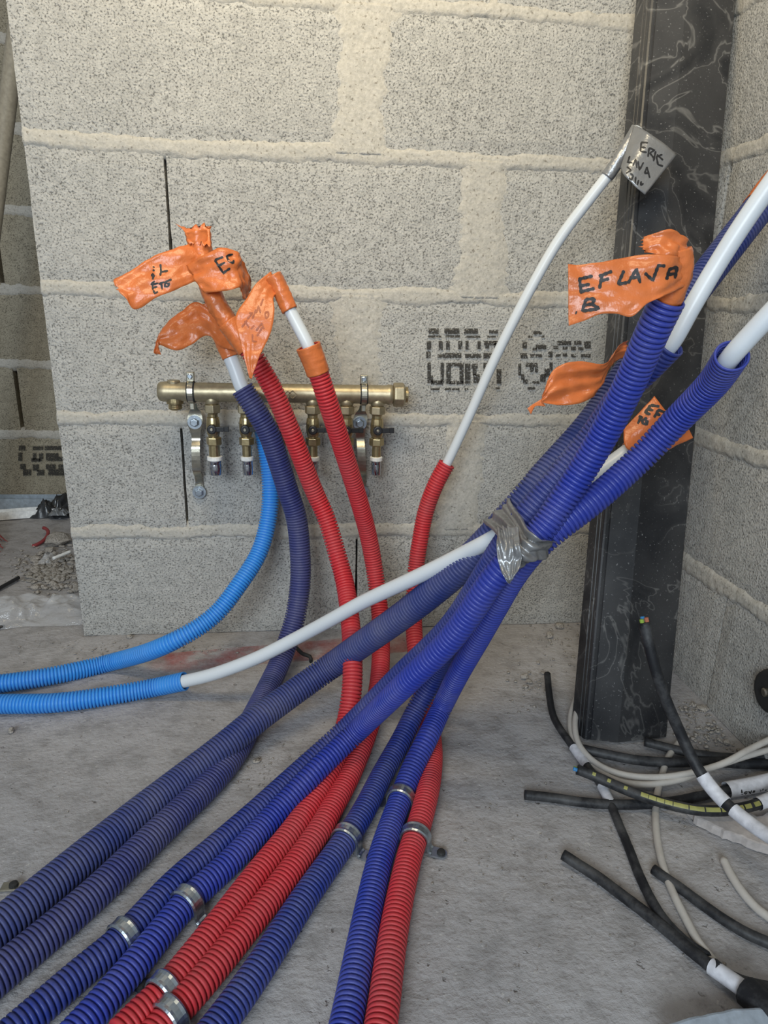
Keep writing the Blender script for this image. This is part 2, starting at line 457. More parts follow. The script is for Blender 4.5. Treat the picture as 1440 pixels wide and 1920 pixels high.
def block(parent, mat, o, ex, nrm, L, z0, z1, depth=.19, seed=0, nx=22, nz=10):
    """one hollow-block face: gently uneven front, chipped arrises; o = left bottom corner on the wall face"""
    o = np.asarray(o, float); ex = np.asarray(ex, float); nrm = np.asarray(nrm, float); ez = np.array([0, 0, 1.0])
    H = z1 - z0; proud = random.uniform(-.001, .001)
    us = np.linspace(0, 1, nx); ws = np.linspace(0, 1, nz); v = []
    for a in us:
        for b in ws:
            ed = min(a * L, (1 - a) * L, b * H, (1 - b) * H)
            n1 = noise.noise(Vector((a * L * 45 + seed * 7, b * H * 45, 1.3))); n2 = noise.noise(Vector((a * L * 9 + seed * 3, b * H * 9, 7)))
            h = proud + .0009 * n1 + .0012 * n2
            if ed < .001: h -= .0022 + .0016 * abs(n1)
            da = (n1 * .0012) if (a in (0., 1.) or b in (0., 1.)) else 0
            v.append(o + ex * (a * L + (da if a in (0., 1.) else 0)) + ez * (b * H + (da if b in (0., 1.) else 0)) + nrm * h)
    f = []
    for i in range(nx - 1):
        for j in range(nz - 1): f.append((i * nz + j, (i + 1) * nz + j, (i + 1) * nz + j + 1, i * nz + j + 1))
    rim = [i * nz for i in range(nx)] + [(nx - 1) * nz + j for j in range(1, nz)] + [i * nz + nz - 1 for i in range(nx - 2, -1, -1)] + [j for j in range(nz - 2, 0, -1)]
    n = len(v)
    for q in rim: v.append(np.array(v[q]) - nrm * depth)
    for k in range(len(rim)):
        k2 = (k + 1) % len(rim); f.append((rim[k2], rim[k], n + k, n + k2))
    f.append(tuple(n + k for k in range(len(rim))))
    return obj('concrete_block', np.array(v), [tuple(map(int, q)) for q in f], mat, parent, smooth=False)
def mortar_strip(parent, o, ex, ez, nrm, L, width, seed, proud=.0012, depth=.03, name='mortar_joint', cell=.0038, rag=.8):
    """raked, smeared joint: a low ridge whose feathered borders dive under the block faces"""
    o = np.asarray(o, float); ex = np.asarray(ex, float); ez = np.asarray(ez, float); nrm = np.asarray(nrm, float)
    full = width * 1.75; nu = max(6, int(L / cell)); nv = max(9, int(full / .0031)); v = []
    for i in range(nu):
        a = i / (nu - 1) * L
        hw = [width / 2 * (1 + rag * (.75 * noise.noise(Vector((a * 9, seed * 3.7 + k * 5, 1))) + .45 * noise.noise(Vector((a * 38, seed + k, 4))) + .30 * noise.noise(Vector((a * 120, seed, k))))) for k in (0, 1)]
        for j in range(nv):
            y = (j / (nv - 1) - .5) * full; w_ = max(.004, hw[0 if y < 0 else 1])
            nz_ = noise.noise(Vector((a * 70 + seed * 9, y * 70, 2.1))); n4 = noise.noise(Vector((a * 170 + seed * 2, y * 170, 8)))
            h = proud + .0011 * nz_ + .0009 * n4 - .0075 * max(0, abs(y) / w_ - .72)
            v.append(o + ex * a + ez * y + nrm * max(h, -.02))
    f = []
    for i in range(nu - 1):
        for j in range(nv - 1): f.append((i * nv + j, (i + 1) * nv + j, (i + 1) * nv + j + 1, i * nv + j + 1))
    n = len(v)                                                   # a shallow body behind the face
    rim = [i * nv for i in range(nu)] + [(nu - 1) * nv + j for j in range(1, nv)] + [i * nv + nv - 1 for i in range(nu - 2, -1, -1)] + [j for j in range(nv - 2, 0, -1)]
    for q in rim: v.append(np.array(v[q]) - nrm * depth)
    for k in range(len(rim)):
        k2 = (k + 1) % len(rim); f.append((rim[k2], rim[k], n + k, n + k2))
    return obj(name, np.array(v), f, M['mortar'], parent)
def masonry(name, label, mat, o, ex, nrm, total, rows, dry, smear, bedw=.019, fine=True):
    """rows: list of lists of vertical joint positions along the wall; dry: joints left open; smear: joints smeared with mortar"""
    w_ = bpy.data.objects.new(name, None); COL.objects.link(w_); w_.empty_display_size = .05; w_.location = V(o)
    tag(w_, label, kind='structure'); o = np.asarray(o, float); ex = np.asarray(ex, float); ez = np.array([0, 0, 1.])
    sd = 0
    for r, js in enumerate(rows):
        z0 = JZ[r] + (.007 if r else 0); z1 = JZ[r + 1] - .007
        e = [0.] + js + [total]
        for a, b in zip(e, e[1:]):
            ga = .0 if a == 0 else (.0022 if (r, a) in dry else .006); gb = 0. if b == total else (.0022 if (r, b) in dry else .006)
            sd += 1; k = 1 if fine else .6
            block(w_, mat, o + ex * (a + ga) + ez * z0, ex, nrm, b - a - ga - gb, z0, z1, seed=sd, nx=max(6, int((b - a) * 44 * k)), nz=int(10 * k))
        if r: mortar_strip(w_, o + ez * JZ[r], ex, ez, nrm, total, .0215 if fine else .022, sd)
        for a in js:
            if (r, a) in smear: mortar_strip(w_, o + ex * a + ez * JZ[r], ez, ex, nrm, JZ[r + 1] - JZ[r], smear[(r, a)] * .95, sd + 40, rag=.6, proud=.0016)
    return w_
back = masonry('wall_back', 'grey concrete block wall with pale mortar joints behind the pipes', M['block'], (0, 0, 0), (1, 0, 0), (0, -1, 0), 1.10,
    [[.513, 1.02], [.204, .709], [.513, 1.02], [.207, .712], [.513, 1.02], [.207, .712], [.513, 1.02]],
    {(1, .204), (3, .207), (0, .513)}, {(2, .513): .085, (4, .513): .085, (1, .709): .075, (3, .712): .08, (2, 1.02): .05, (4, 1.02): .05})
right = masonry('wall_right', 'shaded block wall returning at the right behind the black upright', M['block'], (1.062, 0, 0), (0, -1, 0), (-1, 0, 0), 2.6,  # unseen near stretch added to hold back ambient light
    [[.30, .80, 1.3, 1.8, 2.3], [.12, .62, 1.12, 1.62, 2.12]] + [[.37, .87, 1.37, 1.87, 2.37], [.12, .62, 1.12, 1.62, 2.12]] * 2 + [[.37, .87, 1.37, 1.87, 2.37]], {(0, .30)}, {})
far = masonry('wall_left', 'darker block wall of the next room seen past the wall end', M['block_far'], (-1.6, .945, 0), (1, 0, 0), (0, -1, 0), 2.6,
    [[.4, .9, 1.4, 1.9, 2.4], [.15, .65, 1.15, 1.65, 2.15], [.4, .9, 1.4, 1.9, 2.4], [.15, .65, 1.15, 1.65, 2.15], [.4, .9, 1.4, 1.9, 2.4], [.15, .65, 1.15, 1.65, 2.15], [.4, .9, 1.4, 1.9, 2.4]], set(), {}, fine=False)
# printed stamps on the block faces (illegible carton-like marks, copied as blotches)
def stamp(name, parent, marks, place, label):
    mb = MB()
    for x0, y0, x1, y1 in marks:
        q = [place(x0, y0), place(x1, y0), place(x1, y1), place(x0, y1)]
        mb.add(q, [(0, 3, 2, 1)])
    o = mb.build(name, M['stamp'], parent); o['label'] = label
S1 = lambda x, y: W(780 + x / 4.235, 600 + y / 4.235, .0032)
stamp('printed_stamp', back, [
    (100, 65, 180, 108), (225, 65, 345, 110), (380, 68, 492, 108), (580, 78, 650, 106), (95, 122, 200, 138), (235, 120, 350, 138), (395, 124, 510, 140), (565, 124, 635, 138),
    (85, 165, 120, 235), (180, 165, 212, 238), (238, 165, 268, 235), (335, 165, 368, 232), (392, 165, 418, 235), (488, 168, 515, 232), (540, 165, 640, 200), (620, 165, 655, 225), (550, 200, 580, 225),
    (80, 250, 115, 302), (170, 272, 215, 298), (215, 262, 360, 300), (390, 268, 515, 300), (535, 262, 605, 304),
    (90, 335, 118, 440), (90, 440, 135, 500), (195, 340, 222, 500), (118, 480, 215, 512), (240, 340, 378, 368), (240, 368, 276, 505), (345, 368, 378, 500), (262, 485, 378, 510),
    (388, 345, 432, 505), (440, 345, 490, 385), (450, 385, 480, 440), (455, 430, 505, 500), (535, 340, 590, 410), (545, 410, 570, 440), (640, 390, 678, 505),
    (120, 540, 190, 556), (230, 540, 345, 556), (385, 540, 415, 556), (630, 535, 665, 550),
    (930, 88, 1000, 112), (890, 124, 925, 140), (995, 122, 1020, 138), (845, 175, 880, 225), (950, 195, 1035, 232), (925, 222, 960, 240), (830, 262, 885, 305), (905, 270, 1000, 296),
    (1120, 165, 1232, 198), (1255, 165, 1315, 195), (1335, 168, 1388, 225), (1090, 205, 1130, 230), (1165, 210, 1205, 235), (1230, 210, 1270, 240), (1290, 215, 1330, 240), (1110, 270, 1150, 292), (1165, 265, 1200, 290), (1230, 270, 1270, 296), (1310, 270, 1388, 296), (1050, 250, 1085, 296),
    (812, 345, 835, 440), (835, 430, 860, 475), (850, 470, 888, 508), (870, 340, 965, 372), (905, 372, 935, 412), (945, 372, 968, 415), (1060, 335, 1085, 400), (1020, 385, 1065, 450), (985, 430, 1030, 490), (925, 485, 980, 505), (885, 530, 945, 552)], S1,
    'two rows of broken black stencil print')
r0 = lambda x, y: (lambda q: CAM + q * ((.945 - .004 - CAM[1]) / q[1]))(ray(x / 3.84, 700 + y / 3.84))
stamp('printed_stamp', far, [(135, 520, 182, 555), (235, 525, 310, 552), (320, 522, 470, 552), (130, 570, 160, 630), (235, 575, 262, 625), (280, 575, 310, 632), (225, 612, 290, 636), (330, 575, 420, 600), (330, 600, 480, 632),
    (145, 652, 185, 690), (165, 690, 225, 735), (235, 655, 280, 700), (265, 695, 318, 735), (330, 655, 400, 690), (345, 690, 480, 735), (420, 655, 500, 690)], r0, 'faded black stencil print')
# red spray line at the wall foot
def spray(px0, py0, px1, py1, wd):
    a, b = F(px0, py0), F(px1, py1); e = b - a; L = np.linalg.norm(e); e /= L; n = np.array([-e[1], e[0], 0]); v = []; f = []
    N = 40
    for i in range(N):
        for s in np.linspace(-.5, .5, 9):
            p = a + e * L * i / (N - 1) + n * s * wd; v.append((p[0], p[1], floor_h(p[0], p[1]) + .0006))
    for i in range(N - 1):
        for j in range(8): f.append((i * 9 + j, (i + 1) * 9 + j, (i + 1) * 9 + j + 1, i * 9 + j + 1))
    o = obj('red_marking', np.array(v), f, M['spray'], floor); o['label'] = 'faint red sprayed setting-out line'
spray(270, 1246, 800, 1200, .07)

# ------------------------------------------------------------------ black steel upright leaning in the corner
def upright():
    bl, br = F(1096, 1395), F(1250, 1381)
    ex = br - bl; ex[2] = 0; wd = np.linalg.norm(ex); ex /= wd
    top = D(1302, 0, .955); mid0 = (bl + br) / 2
    up = top - mid0; up -= ex * 0; H = np.linalg.norm(up); up /= H
    # keep the section square to its length
    ex = ex - up * (ex @ up); ex /= np.linalg.norm(ex)
    back_ = np.cross(up, ex)                                   # points away from the viewer, towards the wall
    if back_[1] < 0: back_ = -back_
    t = .0035; fl = .045; h = wd / 2
    outer = [(-h, fl), (-h, .022), (-h + .0012, .0215), (-h + .0012, .0195), (-h, .019), (-h, .012), (-h + .0012, .0115), (-h + .0012, .0095), (-h, .009), (-h, .004), (-h + .0008, .0016), (-h + .003, 0),
             (-h + .006, -.0002), (-h + .0065, .0010), (-h + .0085, .0010), (-h + .009, -.0010), (-h + wd * .34, -.0090), (-h + wd * .36, -.0096), (h - .003, 0), (h - .0008, .0012), (h, .004), (h, fl)]
    inner = [(h - t, fl), (h - t, t + .001), (-h + t, t + .001), (-h + t, fl)]
    sec = outer + inner
    total = 1.42
    v = []
    for s in (0.0, total):
        for a, b in sec: v.append(mid0 + ex * a + back_ * b + up * (s - (b * .0)))
    n = len(sec); f = [(k, (k + 1) % n, n + (k + 1) % n, n + k) for k in range(n)]
    f.append(tuple(range(n))); f.append(tuple(range(n, 2 * n))[::-1])
    v = np.array(v); v[:n, 2] = np.maximum(v[:n, 2], .0005)
    root = thing('steel_upright', 'tall black stained steel channel leaning in the corner on the floor', 'steel profile', mid0)
    b = obj('channel', v, f, M['column'], root, smooth=False)
    # anchor tab near the foot
    c = mid0 + up * .03 - ex * .028
    mb = MB(); mb.add(*box(c - back_ * .0015, .034, .003, .036, ex, back_, up)); mb.build('foot_tab', M['column'], root, bevel=.001)
    mb = MB(); mb.add(*lathe(c - back_ * .002 + up * .004, -back_, [(0, .005), (.003, .005), (.0042, .002)], 12)); o = mb.build('rivet', M['steel'], root); o['label'] = 'small bright rivet in the foot tab'
upright()

# ------------------------------------------------------------------ brass manifold on the wall
def manifold():
    OUT = .062
    a = W(297, 734, OUT); b = W(738, 740, OUT)
    ax = (b - a); Lm = np.linalg.norm(ax); ax = ax / Lm; R = .0155
    dn = np.array([0, 0, -1.]); fr = np.array([0, -1., 0])
    root = thing('brass_manifold', 'six-outlet brass water manifold held by two clamps on the block wall', 'manifold', (a + b) / 2)
    mb = MB(); mb.add(*lathe(a, ax, [(0, R * .78), (.001, R * .9), (.004, R), (.012, R * 1.06), (.030, R * 1.06), (.036, R), (Lm - .012, R), (Lm - .010, R * 1.08), (Lm - .004, R * 1.08), (Lm, R * .9)], 28))
    body = mb.build('manifold_body', M['brass'], root, smooth=True)
    mb = MB(); mb.add(*lathe(b - ax * .001, ax, [(0, .0185), (.002, .0205), (.017, .0205), (.020, .0165), (.0215, .012), (.0215, .004)], 6, .3)); o = mb.build('end_cap', M['brass'], root, bevel=.0012)
    mb = MB(); mb.add(*lathe(b + ax * .0195 + fr * .000, ax + fr * .02, [(0, .0135), (.004, .0135), (.0046, .012)], 20)); mb.build('cap_disc', M['brass_bright'], o, smooth=False)
    # left side port and boss
    pa = W(327, 737, OUT); pa = a + ax * ((pa - a) @ ax)
    mb = MB(); mb.add(*lathe(pa, dn, [(0, .012), (.016, .0135), (.019, .0135), (.0195, .0105)] + [(.0195 + k * .0016, .0112 - .0007 * (k % 2)) for k in range(6)] + [(.0295, .008)], 20)); mb.build('side_port', M['brass_bright'], root, smooth=False)
    mb = MB(); mb.add(*lathe(pa, -dn, [(0, .010), (.0165, .0105), (.0185, .0095), (.019, .006)], 20)); mb.build('top_boss', M['brass'], root, smooth=False)
    # cast emblem (two small raised diamonds)
    c0 = W(545, 738, OUT); c0 = a + ax * ((c0 - a) @ ax) + fr * (R * 1.0)
    mb = MB()
    for k, r_ in ((-.0042, .0052), (.0035, .0064)):
        for q in range(4):
            t0 = q * math.pi / 2; t1 = t0 + math.pi / 2
            p = c0 + ax * (k + r_ * math.cos(t0) * 1.1) + np.array([0, 0, 1.]) * r_ * math.sin(t0); p2 = c0 + ax * (k + r_ * math.cos(t1) * 1.1) + np.array([0, 0, 1.]) * r_ * math.sin(t1)
            d = p2 - p; l = np.linalg.norm(d); d /= l; mb.add(*box((p + p2) / 2 - fr * .0002, l, .0016, .0014, d, fr, np.cross(d, fr)))
    o = mb.build('cast_emblem', M['brass'], root); o['label'] = 'raised cast diamond mark'
    for i, (px, big) in enumerate([(396.5, 1), (459, 0), (523, 0), (586, 0), (650, 0), (708, 0)]):
        p = W(px, 737, OUT); p = a + ax * ((p - a) @ ax)
        mb = MB(); mb.add(*lathe(p, dn, [(.006, .013), (.017, .0115), (.019, .0105)], 20)); mb.build('outlet_boss', M['brass'], root, smooth=True)
        prof = [(.0185, .0095), (.0335, .0095), (.0355, .0085), (.040, .0085), (.041, .0098), (.045, .0105), (.050, .0112), (.064, .0112), (.069, .0102), (.072, .009), (.0735, .009)]
        mb = MB(); mb.add(*lathe(p, dn, prof, 18)); v_ = mb.build('valve', M['brass_bright'], root, smooth=False); v_['label'] = 'brass stop valve'
        mb = MB(); mb.add(*lathe(p, dn, [(.0195, .0118), (.0205, .0137), (.0325, .0137), (.0335, .0118)], 6, .3)); mb.build('union_nut', M['brass'], v_, bevel=.0008)
        mb = MB(); mb.add(*lathe(p, dn, [(.0735, .0112), (.0745, .0128), (.086, .0128), (.0875, .0108)], 6, .1)); mb.build('lower_nut', M['brass_bright'], v_, bevel=.0008)
        rt = .0092 if big else .0078
        mb = MB(); mb.add(*lathe(p, dn, [(.087, rt), (.108, rt)], 16)); mb.build('outlet_tube', M['brass_bright'], v_, smooth=False)
        rr = .0128 if big else .0108; rs = .0108 if big else .0085
        mb = MB(); mb.add(*lathe(p, dn, [(.106, rr * .86), (.107, rr), (.1125, rr), (.1135, rr * .9)], 20)); o = mb.build('inspection_ring', M['white_plastic'], v_); o['label'] = 'white plastic ring'
        mb = MB(); mb.add(*lathe(p, dn, [(.1135, rs), (.1185, rs), (.119, rs * .96), (.120, rs), (.137, rs), (.138, rs * .93), (.1375, rs * .8), (.122, rs * .78)], 24, caps=False)); o = mb.build('crimp_sleeve', M['steel'], v_, smooth=True); o['label'] = 'bright steel crimp sleeve'
        # lever
        hub = p + dn * .058 + fr * .0105
        mb = MB(); mb.add(*lathe(hub, fr, [(0, .0072), (.006, .0078), (.0095, .0078), (.0105, .0066)], 18))
        ang = .03; lx = ax * math.cos(ang) + np.array([0, 0, 1.]) * math.sin(ang); lz = np.array([0, 0, 1.])
        for s0, s1, hh in ((.004, .020, .0082), (.0195, .0275, .0092)):
            mb.add(*box(hub + fr * .0068 + lx * (s0 + s1) / 2, s1 - s0, .0045, hh, lx, fr, lz))
        lv = mb.build('lever', M['black_plastic'], v_, bevel=.0008); lv['label'] = 'small black lever'
        mb = MB(); mb.add(*lathe(hub + fr * .0105, fr, [(0, .0026), (.0012, .0026), (.0016, .0018)], 10)); mb.build('lever_screw', M['zinc'], v_)
    return a, b, ax, R
ma, mb_, max_, MR = manifold()

def bracket(px_band, px_b1, py_b1, px_b2, py_b2, py_top, label):
    """zinc strap stepping out from the wall, with a rubber-lined clamp ring round the manifold"""
    OUT = .062; fr = np.array([0, -1., 0]); ez = np.array([0, 0, 1.]); ex = np.array([1., 0, 0])
    p1 = W(px_b1, py_b1, .030); p2 = W(px_b2, py_b2, .004)
    band = W(px_band, 737, OUT); band = ma + max_ * ((band - ma) @ max_)
    root = thing('pipe_bracket', label, 'bracket', (p2[0], 0, p2[2]))
    # strap: cross section path in (z, out)
    zt, zb = band[2] - MR - .004, p2[2] - .012
    zs = [zb, p2[2], p2[2] + .016, p2[2] + .028, p2[2] + .045, p1[2] - .046, p1[2] - .030, p1[2] - .016, p1[2], p1[2] + .016, p1[2] + .024, zt]
    outs = [.0025, .0025, .0028, .010, .026, .030, .022, .026, .030, .030, .036, .052]
    wds = [.006, .016, .013, .012, .014, .014, .014, .018, .026, .020, .011, .011]
    P = catmull(np.array([(z, o_, w_) for z, o_, w_ in zip(zs, outs, wds)]), 6)
    v = []; n = len(P)
    for k, (z, o_, w_) in enumerate(P):
        x = p2[0] + (p1[0] - p2[0]) * (z - p2[2]) / (p1[2] - p2[2]) if z < p1[2] else p1[0] + (band[0] - p1[0]) * (z - p1[2]) / (zt - p1[2])
        for q in (-.5, .5):
            for d in (0, .0022): v.append((x + q * w_, -o_ - d, z))
    f = []
    for k in range(n - 1):
        b0, b1 = k * 4, k * 4 + 4
        for i, j in ((0, 1), (1, 3), (3, 2), (2, 0)): f.append((b0 + i, b0 + j, b1 + j, b1 + i))
    f += [(0, 2, 3, 1), ((n - 1) * 4, (n - 1) * 4 + 1, (n - 1) * 4 + 3, (n - 1) * 4 + 2)]
    obj('strap', np.array(v), f, M['zinc'], root, smooth=False)
    # clamp ring with dark liner
    for nm, rr, wdt, mat in (('rubber_liner', MR + .0016, .0125, M['rubber']), ('clamp_ring', MR + .0032, .0085, M['zinc'])):
        mb = MB(); c = band - max_ * wdt / 2
        u, v_, a_ = frame_of(max_)
        mb.add(*lathe(c, max_, [(0, rr - .0014), (0, rr), (wdt, rr), (wdt, rr - .0014), (0, rr - .0014)], 32, caps=False)); mb.build(nm, mat, root, smooth=False)
    top = band + ez * (MR + .009)
    mb = MB(); mb.add(*box(top, .013, .010, .015, ex, fr, ez)); mb.build('clamp_lug', M['zinc'], root, bevel=.0015)
    mb = MB(); mb.add(*lathe(top + fr * .005 + ez * .001, fr, [(0, .0042), (.0022, .0042), (.003, .003)], 14)); mb.build('clamp_screw', M['bolt'], root, smooth=False)
    stem = band - ez * (MR + .006)
    mb = MB(); mb.add(*box(stem, .007, .007, .014, ex, fr, ez)); mb.build('stem', M['zinc'], root, bevel=.001)
    for c in (p1 + fr * .0022, p2 + fr * .002):
        mb = MB(); mb.add(*lathe(c, fr, [(0, .0118), (.0016, .0118)], 24)); o = mb.build('washer', M['bolt'], root)
        mb = MB(); mb.add(*lathe(c + fr * .0016, fr, [(0, .0085), (.0012, .0085), (.0013, .0072), (.0055, .0072), (.0064, .006)], 6, .5)); mb.build('bolt_head', M['bolt'], root, bevel=.0004)
bracket(359, 365.5, 791, 374, 922, 704, 'zinc bracket clamping the manifold at its plain left end, both bolts in view')
bracket(682, 674.5, 793, 680, 922, 709, 'zinc bracket clamping the manifold near its hexagonal end cap')

# ------------------------------------------------------------------ pipes
PIPES = {}
def line(pts):
    out = []
    for p in pts:
        if p[0] == 'F': out.append(F(p[1], p[2], p[3]))
        elif p[0] == 'W': out.append(W(p[1], p[2], p[3]))
        else: out.append(D(*p))
    return smooth_line(catmull(out, 24), 30)
def pipe(key, label, pts, r, mat, inner=None, ri=.010, mouth=False, pitch=.0050, groove=.0032, start_on=True):
    C = line(pts); PIPES[key] = C
    g = np.array(C[0]); g[2] = max(0, g[2] - r)
    root = thing('sheathed_pipe', label, 'pipe', g)
    corrugated('sleeve', C, r, mat, root, pitch, groove, mouth=mouth)
    if inner:
        Ci = smooth_line(catmull([C[-8] * .6 + C[-30] * .4] + [D(*p) for p in inner], 24), 12)
        tube('inner_pipe', Ci, ri, M['white'], root, seg=20, label='smooth white inner pipe'); PIPES[key + 'i'] = Ci
    return root
def wrap(name, root, C, s0, s1, r, mat, label=None, amp=.0012, seg=26, flare=0, seed=0):
    """tape wound round a pipe between arc lengths s0 and s1 of its centre line"""
    n = max(10, int((s1 - s0) / .0018)); P = resample(C, np.linspace(s0, s1, n)); wob = np.zeros((n, seg))
    for i in range(n):
        for k in range(seg):
            a = 2 * math.pi * k / seg
            wob[i, k] = amp * (noise.noise(Vector((math.cos(a) * 1.6 + seed, math.sin(a) * 1.6, i * .10))) + .7 * noise.noise(Vector((math.cos(a) * 3 + seed, math.sin(a) * 3, i * .45))))
    R = np.full(n, r) + np.linspace(0, flare, n)
    v, f = sweep(P, R, seg, wob)
    v2, _ = sweep(P, R - .0012, seg, wob)                       # inner skin
    k = len(v); f2 = f[:, ::-1] + k
    e = []
    for q in range(seg):
        q2 = (q + 1) % seg; e.append((q, k + q, k + q2, q2)); l = (n - 1) * seg; e.append((l + q, l + q2, k + l + q2, k + l + q))
    o = obj(name, np.vstack([v, v2]), np.vstack([f, f2, np.array(e)]), mat, root)
    if label: o['label'] = label
    return o

RS, RB, RL = .0147, .0148, .0150       # sleeve radii: red, blue, light blue
h = .0158
# light blue pair at the left
p_sky = pipe('sky', 'light blue corrugated pipe sweeping from behind the navy pipe to the left edge',
    [('F', -620, 1345, h), ('F', -350, 1318, h), ('F', -120, 1292, h), ('F', 0, 1282, h), ('F', 104, 1266, h), ('F', 208, 1242, h), (312, 1209, 1.08), (399, 1157, 1.105), (450, 1094, 1.13), (486, 1036, 1.155), (504, 969, 1.168), (507, 905, 1.166), (499, 838, 1.155), (488, 788, 1.14)], RL, M['sky'], mouth=True)
p_sky2 = pipe('sky2', 'light blue corrugated pipe with long white inner pipe running into the duct tape',
    [('F', -620, 1400, h), ('F', -350, 1350, h), ('F', -120, 1325, h), ('F', 0, 1320, h), ('F', 104, 1318, h), ('F', 208, 1304, h), ('F', 290, 1289, h + .002), (347, 1277, 1.055)], RL, M['sky'],
    inner=[(347, 1277, 1.052), (400, 1264, 1.04), (483, 1233, 1.02), (555, 1197, 1.0), (622, 1161, .965), (678, 1130, .935), (733, 1104, .905), (800, 1073, .87), (868, 1039, .835), (922, 1011, .805), (1000, 962, .79), (1055, 928, .785), (1107, 897, .785), (1159, 861, .785), (1205, 826, .785), (1240, 795, .785)], ri=.0100, mouth=True)
# navy pipe at the left (goes on to the floor as the second of the left pair)
p_navy = pipe('navy', 'navy corrugated pipe bent up before the manifold, white pipe under orange tape',
    [('F', -140, 1942, .0175), ('F', 0, 1826, .0175), ('F', 174, 1680, .0175), ('F', 277, 1580, .0175), ('F', 350, 1511, .0175), ('F', 402, 1460, .0175), ('F', 445, 1405, .018), ('F', 475, 1345, .019), ('F', 502, 1291, .022), (528, 1235, 1.11), (553, 1160, 1.135), (563, 1094, 1.14), (563, 1039, 1.135), (555.5, 969, 1.12), (540, 921, 1.105), (522, 864, 1.085), (503, 810, 1.065), (479, 768, 1.05), (454, 728, 1.04)], .0178, M['navy'],
    inner=[(454, 728, 1.04), (440, 690, 1.034), (424, 652, 1.028), (405, 612, 1.022), (385, 572, 1.015)], ri=.0112, mouth=True, pitch=.0048)
# first of the left pair: big dusty blue pipe into the duct tape and on to the upper right
p_big = pipe('big', 'thickest dusty blue corrugated pipe, uppermost of those leaving at the lower left',
    [('F', -130, 1845, .0205), ('F', 0, 1738, .0205), ('F', 174, 1594, .0205), ('F', 262, 1523, .021), ('F', 347, 1457, .025), ('F', 420, 1400, .037), ('F', 480, 1350, .050), ('F', 540, 1306, .062), (622, 1248, .995), (690, 1200, .955), (756, 1153, .915), (811, 1110, .88), (872, 1057, .845), (935, 993, .822), (1000, 920, .81), (1024, 891, .81), (1107, 799, .812), (1171, 709, .815), (1240, 622, .82), (1305, 541, .825), (1372, 455, .83), (1438, 371, .835), (1470, 330, .84)], .0195, M['navy_dusty'])
# the three red ones
p_red1 = pipe('red1', 'red corrugated pipe beside the navy one, flags lettered EC and ETG',
    [('F', 222, 1945, h), ('F', 263, 1903, h), ('F', 308, 1860, h), ('F', 404, 1742, h), ('F', 483, 1639, h), ('F', 547, 1560, h), ('F', 592, 1494, h + .002), ('F', 630, 1420, .030), (650, 1355, .935), (660, 1290, .955), (661, 1233, .975), (658, 1178, 1.005), (647, 1094, 1.05), (632, 1039, 1.06), (611, 969, 1.06), (589, 921, 1.05), (546, 810, 1.0), (510, 727, .97), (470, 660, .95), (428, 605, .94)], RS, M['red'],
    inner=[(428, 605, .94), (404, 565, .935), (388, 520, .93), (377, 470, .925), (370, 436, .92)], ri=.0088)
p_red2 = pipe('red2', 'red corrugated pipe in the middle, orange tape collar under a bare white pipe end',
    [('F', 275, 1958, h), ('F', 311, 1915, h), ('F', 374, 1847, h), ('F', 444, 1762, h), ('F', 529, 1655, h), ('F', 597, 1560, h), ('F', 622, 1516, h), ('F', 658, 1449, h + .001), ('F', 686, 1380, .026), (704, 1320, .985), (713, 1256, 1.04), (714, 1178, 1.10), (711, 1136, 1.12), (702, 1067, 1.13), (692, 1011, 1.115), (674, 942, 1.07), (646, 852, 1.01), (615, 754, .95), (597, 699, .93), (578, 648, .915)], RS, M['red'],
    inner=[(578, 648, .915), (557, 607, .91), (538, 570, .905), (525, 540, .90), (512, 516, .895)], ri=.0088)
p_red3 = pipe('red3', 'red corrugated pipe with long thin white pipe rising to a silver tag',
    [('F', 700, 1990, h), ('F', 715, 1917, h), ('F', 738, 1747, h), ('F', 767, 1608, h), ('F', 779, 1570, h), ('F', 796, 1510, h + .002), ('F', 808, 1450, h), ('F', 810, 1396, h), ('F', 800, 1335, h), ('F', 787, 1268, h + .006), (778, 1205, 1.145), (776, 1155, 1.172), (780, 1067, 1.185), (788, 1011, 1.18), (799, 956, 1.17), (818, 906, 1.155), (838, 869, 1.145)], RS, M['red'],
    inner=[(838, 869, 1.145), (882, 775, 1.11), (923, 683, 1.075), (986, 558, 1.03), (1048, 450, .995), (1107, 371, .965), (1150, 315, .945), (1186, 258, .93), (1196, 240, .925)], ri=.0081, mouth=True)
